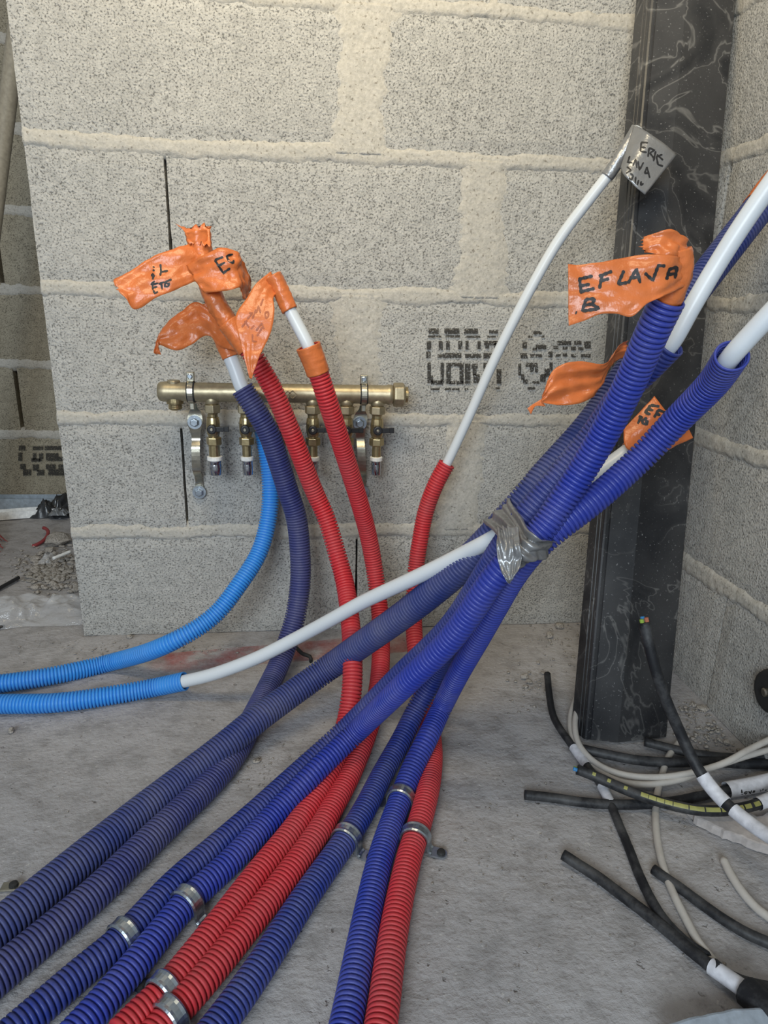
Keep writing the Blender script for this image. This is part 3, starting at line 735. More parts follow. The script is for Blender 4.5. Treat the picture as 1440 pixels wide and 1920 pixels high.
# blue pipes bound by the duct tape
p_b3 = pipe('b3', 'deep blue corrugated pipe ending in an open mouth behind the EF LAVA B one',
    [('F', -20, 1975, h), ('F', 62, 1903, h), ('F', 150, 1826, h), ('F', 231, 1758, h), ('F', 323, 1660, h), ('F', 405, 1588, h), ('F', 474, 1528, h + .004), ('F', 560, 1449, .03), (647, 1370, .895), (749, 1268, .865), (840, 1180, .83), (888, 1112, .80), (920, 1060, .775), (960, 1000, .75), (1030, 915, .735), (1110, 820, .72), (1170, 735, .69), (1215, 690, .67), (1258, 645, .645)], RB, M['blue_dark'],
    inner=[(1258, 645, .645), (1296, 578, .63), (1336, 510, .62), (1385, 432, .605), (1440, 352, .59), (1500, 270, .575)], ri=.0086, mouth=True)
p_b4 = pipe('b4', 'blue corrugated pipe with orange flag lettered EF LAVA B on its end',
    [('F', 100, 1982, h), ('F', 194, 1878, h), ('F', 265, 1795, h), ('F', 350, 1692, h), ('F', 430, 1618, h), ('F', 509, 1534, .020), ('F', 587, 1451, .043), ('F', 673, 1367, .075), (759, 1283, .785), (840, 1204, .745), (880, 1152, .725), (920, 1092, .705), (965, 1040, .695), (1017, 992, .69), (1050, 945, .685), (1098, 872, .67), (1149, 783, .64), (1193, 692, .605), (1224, 620, .575), (1253, 560, .555)], RB, M['blue'],
    inner=[(1253, 560, .555), (1262, 535, .55), (1268, 505, .545), (1265, 470, .54)], ri=.0088, mouth=True)
p_b5 = pipe('b5', 'deep blue corrugated pipe lying alone between red pairs, its top hidden in the bundle',
    [('F', 360, 1985, h), ('F', 413, 1918, h), ('F', 487, 1815, h), ('F', 571, 1684, h), ('F', 649, 1574, h), ('F', 682, 1521, h), ('F', 717, 1452, h), ('F', 753, 1387, .026), ('F', 782, 1328, .050), (822, 1256, .965), (860, 1185, .885), (905, 1112, .81), (950, 1052, .765), (1000, 1000, .745), (1055, 935, .735), (1090, 890, .73)], RB, M['blue_dark'])
p_b6 = pipe('b6', 'blue corrugated pipe whose open mouth and white pipe reach the right edge',
    [('F', 632, 1990, h), ('F', 649, 1917, h), ('F', 682, 1747, h), ('F', 714, 1606, h), ('F', 751, 1499, h), ('F', 774, 1440, .029), ('F', 800, 1387, .047), ('F', 829, 1325, .066), (860, 1262, .885), (898, 1195, .83), (938, 1122, .77), (962, 1080, .735), (995, 1036, .71), (1037, 997, .70), (1111, 940, .70), (1196, 864, .70), (1272, 785, .675), (1336, 720, .625), (1373, 666, .575)], RB, M['blue'],
    inner=[(1373, 666, .575), (1410, 625, .56), (1460, 572, .545), (1530, 500, .53)], ri=.0086, mouth=True)
tube('foot_loop', catmull([F(556, 1215, .01), F(568, 1226, .012), F(582, 1232, .008), F(583, 1240, .002)], 8), .0035, M['rubber'], p_navy, label='black plastic tie end behind the bend')

# ------------------------------------------------------------------ orange and silver tapes
def at3(px, py, d): return D(px, py, d)
def st(l, d=None): return [(D(a[0], a[1], a[2] if len(a) > 2 else d), D(b[0], b[1], b[2] if len(b) > 2 else d)) for a, b in l]
def c3(l): return [tuple(((180 + x / 3, 400 + y / 3) + tuple(r)) for x, y, *r in pair) for pair in l]
# red 1: collar, wound stub, two flags
C1 = PIPES['red1']; L1 = length(C1)
wrap('tape_collar', p_red1, C1, L1 - .045, L1 + 0, .0162, M['orange'], 'orange tape wound round the sleeve end', .0012, seed=1)
wrap('tape_stub', p_red1, PIPES['red1i'], .012, length(PIPES['red1i']) + 0, .0125, M['orange'], 'orange tape wound over the pipe end', .0022, flare=.004, seed=2)
fl1 = strip('tape_flag', st(c3([((640, 130, .925), (640, 360, .925)), ((560, 160, .915), (555, 385, .915)), ((450, 195, .905), (450, 430, .905)), ((300, 262, .90), (330, 482, .90)), ((200, 320, .895), (215, 540, .895)), ((95, 375, .89), (150, 478, .885))])), M['orange'], p_red1, 'orange flag reaching left, lettered ETG', nu=56, nv=16, wr=.0024, freq=55, seed=3, fold=0.003, ffq=3.2, ragged=.003)
fl2 = strip('tape_flag', st(c3([((500, 290, .905), (600, 445, .905)), ((600, 240, .897), (690, 440, .90)), ((700, 190, .893), (760, 430, .897)), ((800, 215, .90), (815, 420, .905)), ((830, 260, .92), (850, 480, .92)), ((885, 385, .945), (870, 470, .945))])), M['orange'], p_red1, 'folded orange flag lettered EC', nu=46, nv=16, wr=.0026, freq=60, seed=4, fold=0.003, ffq=3.2)
strip('tape_tip', st(c3([((462, 75, .915), (655, 75, .92)), ((500, 110, .913), (640, 110, .915)), ((520, 170, .912), (650, 200, .912))])), M['orange'], p_red1, 'torn orange tape end', nu=14, nv=14, wr=.003, freq=70, seed=5, ragged=.006)
q3 = lambda l: [[(180 + x / 3, 400 + y / 3) for x, y in s] for s in l]
ink('lettering', [fl1], q3([[(320, 430), (318, 400), (350, 392)], [(322, 432), (330, 450), (348, 440)], [(322, 418), (345, 412)], [(352, 398), (385, 385)], [(366, 392), (372, 428)], [(425, 370), (392, 385), (384, 410), (405, 412), (412, 392), (396, 396)],
    [(308, 402), (330, 380)], [(318, 372), (325, 345)], [(312, 355), (318, 338), (330, 355)], [(318, 318), (330, 322)], [(362, 285), (366, 330), (405, 322)], [(366, 330), (360, 350)], [(322, 305), (326, 298)]]), 3.0, M['ink'], fl1)
ink('lettering', [fl2], q3([[(668, 262), (715, 245)], [(668, 262), (715, 335), (755, 308)], [(690, 295), (725, 275)], [(715, 335), (722, 338)], [(735, 235), (742, 262), (770, 282), (775, 262)], [(738, 238), (770, 230)]]), 3.4, M['ink'], fl2)
# navy pipe: wound sleeve on the white pipe and hanging flag
Ci = PIPES['navyi']; Li = length(Ci)
wrap('tape_wrap', p_navy, Ci, Li - .085, Li, .0132, M['orange'], 'orange tape wound round the white pipe', .0016, seed=6)
strip('tape_flag', st(c3([((760, 640, 1.012), (785, 775, 1.016)), ((660, 560, 1.0), (690, 745, 1.004)), ((560, 500, .993), (625, 690, .995)), ((490, 545, .988), (545, 735, .988)), ((410, 600, .983), (455, 775, .983)), ((350, 690, .98), (352, 742, .98)), ((328, 790, .978), (370, 798, .978))])), M['orange'], p_navy, 'limp orange flag hanging to the left below the other flags', nu=52, nv=14, wr=.0026, freq=55, seed=7, fold=0.004, ffq=3.2)
# red 2: collar on sleeve, wrap + leaf-shaped flag on the white pipe
C2 = PIPES['red2']; L2 = length(C2)
wrap('tape_collar', p_red2, C2, L2 - .040, L2 + .0, .0163, M['orange'], 'orange tape collar on the sleeve end', .001, seed=8, flare=.001)
C2i = PIPES['red2i']; L2i = length(C2i)
wrap('tape_wrap', p_red2, C2i, L2i - .050, L2i, .0112, M['orange'], 'orange tape wound over the white pipe end', .0014, seed=9)
fl3 = strip('tape_flag', st(c3([((1040, 440, .905), (985, 325, .895)), ((1000, 470, .89), (900, 395, .885)), ((1004, 540, .882), (850, 470, .88)), ((985, 660, .878), (785, 580, .876)), ((935, 770, .878), (800, 690, .876)), ((890, 880, .88), (830, 800, .88)), ((872, 932, .882), (860, 925, .882))])), M['orange'], p_red2, 'leaf-shaped orange flag, ink showing through from its far side', nu=50, nv=16, wr=.0016, freq=40, seed=10, fold=0.0015, ffq=3.2)
ink('show_through', [fl3], q3([[(820, 640), (850, 600)], [(835, 605), (860, 640)], [(850, 595), (880, 560), (860, 560)], [(880, 590), (900, 540)], [(900, 560), (915, 520), (925, 560)], [(925, 520), (940, 480)], [(880, 680), (880, 720), (905, 720)], [(900, 660), (930, 620)], [(905, 690), (935, 640)], [(930, 615), (945, 650)], [(955, 590), (950, 560), (970, 550), (970, 580), (955, 590)], [(870, 650), (890, 630)]]), 2.6, M['ink_ghost'], fl3)
# big blue pipe: limp flag on its left, and tape at its far end
Cb = PIPES['big']; Lb = length(Cb)
wrap('tape_wrap', p_big, Cb, Lb - .055, Lb, .0208, M['orange'], 'orange tape at the upper end', .0014, seed=11)
q9 = lambda l: [tuple((960 + x / 3.79, 580 + y / 3.79, d) for x, y, d in pr) for pr in l]
strip('tape_flag', st(q9([((815, 225, .795), (830, 330, .795)), ((735, 255, .78), (720, 380, .785)), ((640, 385, .77), (600, 590, .775)), ((470, 372, .765), (480, 668, .768)), ((370, 390, .765), (340, 680, .765)), ((285, 440, .765), (265, 675, .765)), ((215, 600, .765), (205, 665, .765))])), M['orange'], p_big, 'plain orange flag on the left of the pipe', nu=50, nv=16, wr=.0030, freq=50, seed=12, fold=0.004, ffq=3.2)
strip('tape_tip', st(q9([((205, 640, .764), (240, 690, .764)), ((140, 680, .764), (165, 690, .764)), ((108, 705, .764), (135, 748, .764))])), M['orange'], p_big, 'torn curl of the tape', nu=14, nv=6, wr=.001, seed=13)
# blue 4: EF LAVA B
C4i = PIPES['b4i']; L4 = length(C4i)
wrap('tape_wrap', p_b4, C4i, .018, L4, .0118, M['orange'], 'orange tape wound over the white pipe end', .0018, seed=14, flare=.001)
q7 = lambda l: [tuple((1040 + x / 3.6, 300 + y / 3.6, d) for x, y, d in pr) for pr in l]
strip('tape_tip', st(q7([((585, 515, .535), (595, 620, .535)), ((680, 490, .528), (690, 640, .53)), ((780, 462, .525), (780, 660, .526)), ((870, 500, .528), (860, 650, .53)), ((888, 570, .545), (875, 700, .545))])), M['orange'], p_b4, 'crumpled top of the orange tape', nu=34, nv=14, wr=.0035, freq=75, seed=15, ragged=.003)
fl4 = strip('tape_flag', st(q7([((90, 695, .535), (95, 1120, .535)), ((160, 705, .533), (190, 1085, .533)), ((300, 690, .530), (310, 1035, .530)), ((430, 660, .528), (420, 1035, .528)), ((550, 640, .526), (520, 1055, .527)), ((690, 640, .524), (630, 965, .525)), ((800, 650, .524), (735, 920, .525)), ((868, 655, .532), (850, 870, .534)), ((878, 660, .548), (868, 860, .548))])), M['orange'], p_b4, 'orange flag lettered EF LAVA B in black marker', nu=70, nv=22, wr=.0017, freq=48, seed=16, fold=0.002, ffq=3.2)
t7 = lambda l: [[(1040 + x / 3.6, 300 + y / 3.6) for x, y in s] for s in l]
ink('lettering', [fl4], t7([[(160, 805), (258, 782)], [(168, 800), (180, 902)], [(174, 850), (238, 838)], [(178, 888), (270, 866)], [(298, 785), (388, 750)], [(322, 770), (302, 868)], [(314, 815), (368, 800)],
    [(468, 745), (428, 838), (492, 826)], [(495, 832), (552, 735), (578, 830)], [(520, 795), (580, 788)], [(608, 762), (662, 812), (700, 712), (748, 715)], [(755, 808), (775, 738), (828, 722), (812, 800)], [(765, 775), (818, 765)],
    [(212, 938), (185, 1022)], [(208, 940), (272, 936), (252, 972), (202, 980)], [(252, 972), (300, 1002), (186, 1020)], [(140, 1028), (150, 1032)]]), 4.8, M['ink'], fl4)
# white pipe of the floor-lying light blue one: EF TG flag behind the blue bundle
Cw = PIPES['sky2i']; Lw = length(Cw)
wrap('tape_wrap', p_sky2, Cw, Lw - .05, Lw, .0118, M['orange'], 'orange tape wound over the white pipe end', .0014, seed=17)
fl5 = strip('tape_flag', st(q9([((1012, 618, .765), (792, 850, .77)), ((1060, 680, .76), (800, 960, .765)), ((1110, 740, .76), (830, 1000, .765)), ((1180, 800, .765), (960, 1010, .77)), ((1265, 860, .775), (1100, 1000, .775)), ((1290, 915, .78), (1165, 970, .78))])), M['orange'], p_sky2, 'orange flag lettered EF TG', nu=44, nv=20, wr=.0012, freq=40, seed=18)
t9 = lambda l: [[(960 + x / 3.79, 580 + y / 3.79) for x, y in s] for s in l]
ink('lettering', [fl5], t9([[(985, 680), (1048, 690)], [(985, 680), (945, 735), (985, 745)], [(965, 708), (1005, 718)], [(1035, 712), (1095, 735)], [(1040, 715), (1010, 768)], [(1022, 740), (1055, 752)], [(900, 758), (930, 772)], [(916, 766), (894, 812)], [(960, 770), (925, 790), (930, 812), (960, 815), (965, 795), (945, 795)]]), 4.2, M['ink'], fl5)
# silver tag on the tall thin white pipe
C3i = PIPES['red3i']; L3i = length(C3i)
wrap('tape_wrap', p_red3, C3i, L3i - .070, L3i, .0094, M['silver'], 'silver tape wound over the pipe end', .0008, seed=19)
q2 = lambda l: [tuple((840 + x / 2.4, 200 + y / 2.4, d) for x, y, d in pr) for pr in l]
fl6 = strip('tape_flag', st(q2([((835, 85, .915), (775, 275, .915)), ((885, 105, .90), (790, 305, .90)), ((905, 118, .895), (815, 330, .897)), ((965, 160, .895), (850, 365, .897)), ((1030, 215, .90), (888, 395, .90))])), M['silver'], p_red3, 'square silver tape tag with black handwriting', nu=30, nv=20, wr=.0008, freq=40, seed=20)
t2 = lambda l: [[(840 + x / 2.4, 200 + y / 2.4) for x, y in s] for s in l]
ink('lettering', [fl6], t2([[(868, 160), (900, 162)], [(870, 160), (866, 200), (895, 205)], [(868, 182), (890, 184)], [(905, 185), (900, 225)], [(905, 185), (930, 195), (908, 208), (930, 235)], [(935, 200), (925, 245)], [(965, 215), (938, 225), (945, 260), (968, 268)], [(940, 215), (968, 240)],
    [(818, 222), (808, 250), (830, 252)], [(832, 265), (845, 235), (850, 275)], [(855, 245), (862, 285), (880, 250)], [(885, 300), (895, 270), (908, 320)], [(885, 300), (905, 298)], [(805, 270), (825, 285), (800, 300)], [(820, 300), (835, 310), (825, 330), (815, 320)], [(845, 315), (842, 345)], [(858, 330), (852, 352)], [(870, 335), (866, 355), (880, 345)]]), 2.6, M['ink'], fl6)

# duct tape binding the bundle
def duct():
    q = lambda x, y, d: D(700 + x / 3.6, 900 + y / 3.6, d)
    c = q(980, 380, .72)
    root = thing('duct_tape', 'crinkled silver duct tape binding the blue pipes and white pipe together in the air', 'tape', c)
    band = [(q(960, 130, .86), q(800, 290, .86)), (q(905, 112, .784), q(742, 285, .784)), (q(935, 165, .748), q(790, 325, .742)), (q(1000, 245, .69), q(850, 400, .676)), (q(1060, 350, .652), q(900, 500, .648)), (q(1125, 402, .648), q(980, 600, .645)), (q(1185, 410, .660), q(1045, 590, .660)), (q(1248, 425, .690), q(1110, 545, .692)), (q(1235, 410, .76), q(1120, 520, .77)), (q(1100, 300, .83), q(960, 420, .85))]
    strip('tape_band', band, M['silver'], root, nu=120, nv=44, wr=.0022, freq=40, seed=21, fold=.0075, ffq=3.4, thick=.0006)
    tail = [(q(960, 300, .655), q(832, 320, .675)), (q(985, 420, .638), q(830, 400, .652)), (q(1000, 520, .634), q(835, 520, .640)), (q(985, 600, .634), q(862, 620, .638)), (q(945, 665, .634), q(895, 670, .636)), (q(922, 702, .636), q(918, 702, .636))]
    o = strip('tape_tail', tail, M['silver'], root, nu=50, nv=24, wr=.0022, freq=48, seed=22, fold=.004, ffq=4, thick=.0005); o['label'] = 'loose pointed tail of the tape'
duct()

# ------------------------------------------------------------------ floor clips
def clip(key, px, py, r, label, foot=1):
    C = PIPES[key]; tgt = F(px, py, r)
    i = int(np.argmin(np.linalg.norm(C - tgt, axis=1))); p = C[i]; t = C[min(i + 6, len(C) - 1)] - C[max(i - 6, 0)]; t[2] = 0; t /= np.linalg.norm(t)
    side = np.cross(t, [0, 0, 1.]) * foot                     # to the right of a pipe running away from the viewer
    zc = p[2]; base = np.array([p[0], p[1], 0]); R = r + .0008; th = .0016
    root = thing('pipe_clip', label, 'pipe clip', base)
    path = [(-R, .004)] + [(-R, zc * .6)] + [(-R * math.cos(a), zc + R * math.sin(a)) for a in np.linspace(0, math.pi, 17)] + [(R, zc * .6), (R + .0012, .0045), (R + .004, .0026)]
    wd = .0142; v = []; f = []
    nrm = []
    P = np.array(path); T = np.gradient(P, axis=0); T /= np.linalg.norm(T, axis=1)[:, None]; N = np.stack([-T[:, 1], T[:, 0]], 1)
    ws = [(-wd / 2, 0), (-wd / 2 + .0018, .0011), (-wd / 2 + .0045, .0004), (wd / 2 - .0045, .0004), (wd / 2 - .0018, .0011), (wd / 2, 0)]
    loop = [(w_, th + b) for w_, b in ws] + [(w_, 0) for w_, b in ws[::-1]]
    for (s, z), nn in zip(P, N):
        for w_, o_ in loop:
            v.append(base + side * (s + nn[0] * o_) + np.array([0, 0, 1.]) * (z + nn[1] * o_) + t * w_)
    n = len(loop)
    for k in range(len(P) - 1):
        for j in range(n): f.append((k * n + j, k * n + (j + 1) % n, (k + 1) * n + (j + 1) % n, (k + 1) * n + j))
    f.append(tuple(range(n))[::-1]); f.append(tuple((len(P) - 1) * n + j for j in range(n)))
    obj('strap', np.array(v), f, M['bolt'], root, smooth=False)
    # foot plate with rounded end
    c0 = base + side * (R + .003); Lf = .020; m_ = MB(); ring = []
    for a in np.linspace(-math.pi / 2, math.pi / 2, 11): ring.append(c0 + side * (Lf - wd / 2 + math.cos(a) * wd / 2) + t * math.sin(a) * wd / 2)
    ring = [c0 - t * wd / 2] + ring + [c0 + t * wd / 2]; k = len(ring)
    vv = [x + np.array([0, 0, .0012]) for x in ring] + [x + np.array([0, 0, .003]) for x in ring]
    ff = [tuple(range(k))[::-1], tuple(range(k, 2 * k))] + [(a, (a + 1) % k, k + (a + 1) % k, k + a) for a in range(k)]
    m_.add(vv, ff); m_.build('foot', M['bolt'], root)
    m_ = MB(); cc = c0 + side * (Lf - wd / 2) + np.array([0, 0, .003]); m_.add(*lathe(cc, (0, 0, 1), [(0, .0052), (.0012, .0052), (.003, .0042), (.0036, .002)], 12)); m_.build('screw', M['rubber'], root, smooth=False)
clip('b3', 231, 1758, RB, 'zinc clip on the leftmost clipped blue pipe, lower of the two on blue')
clip('b4', 350, 1692, RB, 'zinc clip on the second clipped blue pipe, screw foot showing beside red')
clip('red1', 307, 1860, RS, 'zinc clip on the left red pipe low on the floor', -1)
clip('red2', 318, 1908, RS, 'zinc clip cut by the lower picture edge on the middle red pipe')
clip('b5', 649, 1574, RB, 'zinc clip with screw foot on the lone middle blue pipe')
clip('b6', 752, 1499, RB, 'zinc clip on the blue pipe beside the front red pipe, topmost of the clips', -1)
clip('red3', 778, 1571, RS, 'zinc clip on the front red pipe, its screw foot on bare floor')
def loose_fixing(px, py, label):
    p = F(px, py); root = thing('floor_screw', label, 'screw', p)
    m_ = MB(); m_.add(*box(p + np.array([0, 0, .0015]), .020, .012, .0022)); m_.build('plate', M['zinc'], root, bevel=.001)
    m_ = MB(); m_.add(*lathe(p + np.array([.003, 0, .0024]), (0, 0, 1), [(0, .005), (.003, .0045), (.004, .002)], 12)); m_.build('screw_head', M['rubber'], root)
loose_fixing(21, 1664, 'fixing plate and screw beside the thick pipe at the left edge')
loose_fixing(463, 1611, 'small fixing plate beside the second clipped blue pipe')

# ------------------------------------------------------------------ cables on the right
def cable(name, label, pts, r, mat, cat='cable', group=None, root_at=None):
    C = smooth_line(catmull([F(p[1], p[2], p[3]) if p[0] == 'F' else D(*p) for p in pts], 20), 14)
    root = thing(name, label, cat, (C[0][0], C[0][1], max(0, C[0][2] - r)))
    if group: root['group'] = group
    tube('sheath', C, r * .93, mat, root, seg=14, wobble=r * .012)
    return root, C
def sl(root, C, s0, s1, r, mat, name='tape_label', label=None):
    L = length(C); P = resample(C, np.linspace(s0 * L, s1 * L, 24))
    o = tube(name, P, r, mat, root, seg=14, cap=False)
    if label: o['label'] = label
    return o
def nearest(C, px, py):
    best, bi = 1e9, 0
    for i in range(0, len(C), 2):
        d = (C[i] - CAM); z = d @ ROT[2]; x = 720 + FPX * (d @ ROT[0]) / z; y = 960 - FPX * (d @ ROT[1]) / z
        e = (x - px) ** 2 + (y - py) ** 2
        if e < best: best, bi = e, i
    return length(C[:bi + 1]) / length(C) if bi else 0.0
def cores(root, C, cols, r):
    p = C[0]; t = C[0] - C[4]; t /= np.linalg.norm(t); u, v, a = frame_of(t)
    for k, c in enumerate(cols):
        ang = 2 * math.pi * k / len(cols) + .4; q = p + (u * math.cos(ang) + v * math.sin(ang)) * r * .45
        m_ = MB(); m_.add(*lathe(q - a * .002, a, [(0, r * .36), (.006 + .001 * k, r * .36), (.0064 + .001 * k, r * .2)], 10)); o = m_.build('core', c, root); o['label'] = ('green-yellow core', 'blue core', 'brown core')[(M['core_green'], M['core_blue'], M['core_red']).index(c)]
q = lambda x, y: (960 + x / 2.4615, 1140 + y / 2.4615)
# standing black cable with coloured cores
R_, C_ = cable('power_cable', 'black cable standing up before the steel upright, coloured cores at its cut end', [(*q(610, 65), .79), (*q(640, 200), .79), (*q(690, 370), .795), (*q(760, 540), .80), (*q(830, 690), .795), (*q(890, 790), .785), (*q(965, 880), .77), (*q(1080, 980), .745), (*q(1182, 1050), .72), (*q(1260, 1090), .70)], .0072, M['cable'])
cores(R_, C_, [M['core_green'], M['core_red'], M['core_blue']], .0072)
a_ = nearest(C_, *q(880, 775)); sl(R_, C_, a_, nearest(C_, *q(985, 900)), .0082, M['paper'], label='white label tape sleeve')
sl(R_, C_, nearest(C_, *q(1020, 930)), 1.0, .0080, M['paper'], label='white sheathing tape')
# thin black cable curving from the wall side
R_, C_ = cable('power_cable', 'long black cable curling left of the steel upright, two white tape bands', [('F', *q(163, 305), .03), ('F', *q(172, 400), .022), ('F', *q(195, 510), .014), ('F', *q(270, 625), .009), ('F', *q(340, 720), .008), ('F', *q(410, 815), .007), ('F', *q(455, 905), .007), ('F', *q(490, 990), .007), ('F', *q(540, 1110), .007), ('F', *q(590, 1240), .007), ('F', *q(650, 1360), .007), ('F', *q(710, 1450), .007), ('F', *q(800, 1540), .007), ('F', *q(900, 1610), .008)], .0058, M['cable'])
sl(R_, C_, nearest(C_, *q(280, 640)), nearest(C_, *q(345, 730)), .0066, M['paper'], label='white tape band'); sl(R_, C_, nearest(C_, *q(415, 825)), nearest(C_, *q(460, 900)), .0066, M['paper'], label='white tape band')
# two thin white cables looping from behind the upright
for k, (lab, pp) in enumerate([('pale thin cable looping from behind the steel upright, lower of two', [('F', *q(300, 400), .02), ('F', *q(270, 500), .012), ('F', *q(280, 600), .008), ('F', *q(360, 720), .006), ('F', *q(480, 795), .006), ('F', *q(620, 815), .008), ('F', *q(780, 790), .014), ('F', *q(900, 745), .022), ('F', *q(1060, 690), .03), ('F', *q(1182, 655), .034), ('F', *q(1300, 620), .034)]),
                               ('pale thin cable looping from behind the steel upright, upper of two', [('F', *q(305, 440), .025), ('F', *q(290, 550), .018), ('F', *q(315, 640), .014), ('F', *q(400, 725), .012), ('F', *q(520, 770), .012), ('F', *q(700, 780), .015), ('F', *q(850, 755), .024), ('F', *q(980, 715), .036), ('F', *q(1080, 660), .044), ('F', *q(1182, 610), .048), ('F', *q(1300, 550), .05)])]):
    cable('thin_cable', lab, pp, .0046, M['cable_white'])
R_, C_ = cable('power_cable', 'black cable end lying just before the foot of the steel upright, upper left one', [('F', *q(318, 650), .010), ('F', *q(420, 672), .010), ('F', *q(560, 700), .010), ('F', *q(700, 712), .010), ('F', *q(820, 712), .010), ('F', *q(950, 712), .009), ('F', *q(1080, 720), .008), ('F', *q(1250, 720), .008)], .0072, M['cable'])
R_, C_ = cable('power_cable', 'black cable end beside the right corner of the steel upright foot', [('F', *q(612, 618), .010), ('F', *q(700, 640), .009), ('F', *q(820, 668), .009), ('F', *q(960, 688), .009), ('F', *q(1100, 690), .009), ('F', *q(1250, 680), .009)], .0068, M['cable'])
# yellow marked
R_, C_ = cable('power_cable', 'black cable printed with a row of yellow squares, blue and green cores bare', [('F', *q(300, 745), .030), ('F', *q(380, 775), .026), ('F', *q(480, 820), .024), ('F', *q(600, 868), .024), ('F', *q(720, 905), .024), ('F', *q(850, 932), .024), ('F', *q(980, 935), .025), ('F', *q(1100, 915), .028), ('F', *q(1182, 885), .03), ('F', *q(1300, 830), .034)], .0071, M['cable'])
cores(R_, C_, [M['core_green'], M['core_blue']], .0071)
sl(R_, C_, nearest(C_, *q(1135, 905)), 1.0, .0080, M['paper'], label='white tape at the marked cable')
def squares():
    mb = MB(); T, U, B = frames(C_)
    cams = CAM
    for px in [375, 450, 525] + list(range(612, 1130, 36)):
        # px is along x; find the point whose projection has this x
        best = None
        for i in range(len(C_)):
            d = C_[i] - CAM; z = d @ ROT[2]; x = 720 + FPX * (d @ ROT[0]) / z
            e = abs(x - q(px, 0)[0])
            if best is None or e < best[0]: best = (e, i)
        i = best[1]; t = T[i]; n = np.array([-.1, -.62, .78]); n -= t * (n @ t); n /= np.linalg.norm(n); s = np.cross(t, n)
        w_ = .0022 if px < 600 else .0044; hw = .0022 if px < 600 else .0026
        for a0, a1 in zip(np.linspace(-1, 1, 5), np.linspace(-1, 1, 5)[1:]):
            pts = []
            for a, l in ((a0, -w_), (a1, -w_), (a1, w_), (a0, w_)):
                an = a * hw / .0071; pts.append(C_[i] + (n * math.cos(an) + s * math.sin(an)) * .00735 + t * l)
            mb.add(pts, [(0, 1, 2, 3)])
    o = mb.build('print_marks', M['yellow'], R_); o['label'] = 'yellow printed squares'
squares()
R_, C_ = cable('power_cable', 'dusty black cable lying across the floor with a white handwritten label at its right', [('F', *q(58, 862), .008), ('F', *q(180, 875), .007), ('F', *q(330, 897), .007), ('F', *q(480, 907), .007), ('F', *q(620, 905), .007), ('F', *q(760, 890), .007), ('F', *q(880, 866), .008), ('F', *q(990, 840), .009), ('F', *q(1090, 822), .012), ('F', *q(1182, 802), .016), ('F', *q(1300, 770), .02)], .0066, M['cable'])
o = sl(R_, C_, nearest(C_, *q(985, 840)), 1.0, .0105, M['paper'], label='white label tape with handwriting')
ink('lettering', [o], [[q(*p) for p in s_] for s_ in [[(1060, 838), (1062, 862)], [(1078, 848), (1072, 856), (1082, 860), (1086, 848), (1078, 848)], [(1092, 845), (1100, 858), (1106, 842)], [(1112, 850), (1124, 846), (1116, 842), (1112, 852), (1126, 856)], [(1145, 838), (1152, 852), (1160, 834)], [(1168, 842), (1164, 850), (1174, 852), (1178, 840), (1168, 842)]]], 2.0, M['ink'], o)
R_, C_ = cable('thin_cable', 'thin white cable running from under the cables to the white taped one below', [('F', *q(770, 620), .006), ('F', *q(720, 690), .006), ('F', *q(690, 780), .005), ('F', *q(668, 870), .005), ('F', *q(662, 960), .005), ('F', *q(672, 1080), .005), ('F', *q(700, 1200), .0055), ('F', *q(745, 1320), .0055), ('F', *q(800, 1430), .0055), ('F', *q(860, 1540), .0055), ('F', *q(930, 1630), .007)], .0047, M['cable_white'])
R_, C_ = cable('power_cable', 'black cable pointing up left in front, white tape and black boot at the lower right', [('F', *q(235, 1138), .010), ('F', *q(300, 1180), .008), ('F', *q(400, 1245), .007), ('F', *q(500, 1320), .007), ('F', *q(600, 1395), .007), ('F', *q(700, 1475), .0075), ('F', *q(800, 1560), .008), ('F', *q(900, 1640), .010), ('F', *q(1000, 1710), .014), ('F', *q(1090, 1775), .018), ('F', *q(1182, 1860), .022), ('F', *q(1260, 1940), .024)], .0066, M['cable'])
sl(R_, C_, nearest(C_, *q(925, 1655)), nearest(C_, *q(1080, 1770)), .0080, M['paper'], label='white tape with a pen mark')
sl(R_, C_, nearest(C_, *q(1085, 1772)), 1.0, .0135, M['cable'], name='boot', label='wider black boot')
cable('power_cable', 'dusty black cable half buried in shade behind the thin white cable', [('F', *q(652, 1205), .006), ('F', *q(700, 1240), .006), ('F', *q(780, 1295), .006), ('F', *q(880, 1370), .006), ('F', *q(980, 1440), .006), ('F', *q(1080, 1500), .006), ('F', *q(1182, 1545), .006), ('F', *q(1300, 1600), .006)], .0062, M['cable'])
cable('thin_cable', 'short beige cable end by the lower right edge', [('F', *q(975, 1160), .008), ('F', *q(1010, 1230), .006), ('F', *q(1070, 1320), .005), ('F', *q(1130, 1385), .005), ('F', *q(1182, 1425), .005), ('F', *q(1260, 1480), .005)], .0050, M['cable_white'])
cable('power_cable', 'black cable leaving the taped joint towards the lower right edge', [('F', *q(930, 1645), .016), ('F', *q(990, 1690), .010), ('F', *q(1060, 1725), .008), ('F', *q(1182, 1755), .008), ('F', *q(1300, 1780), .008)], .0064, M['cable'])

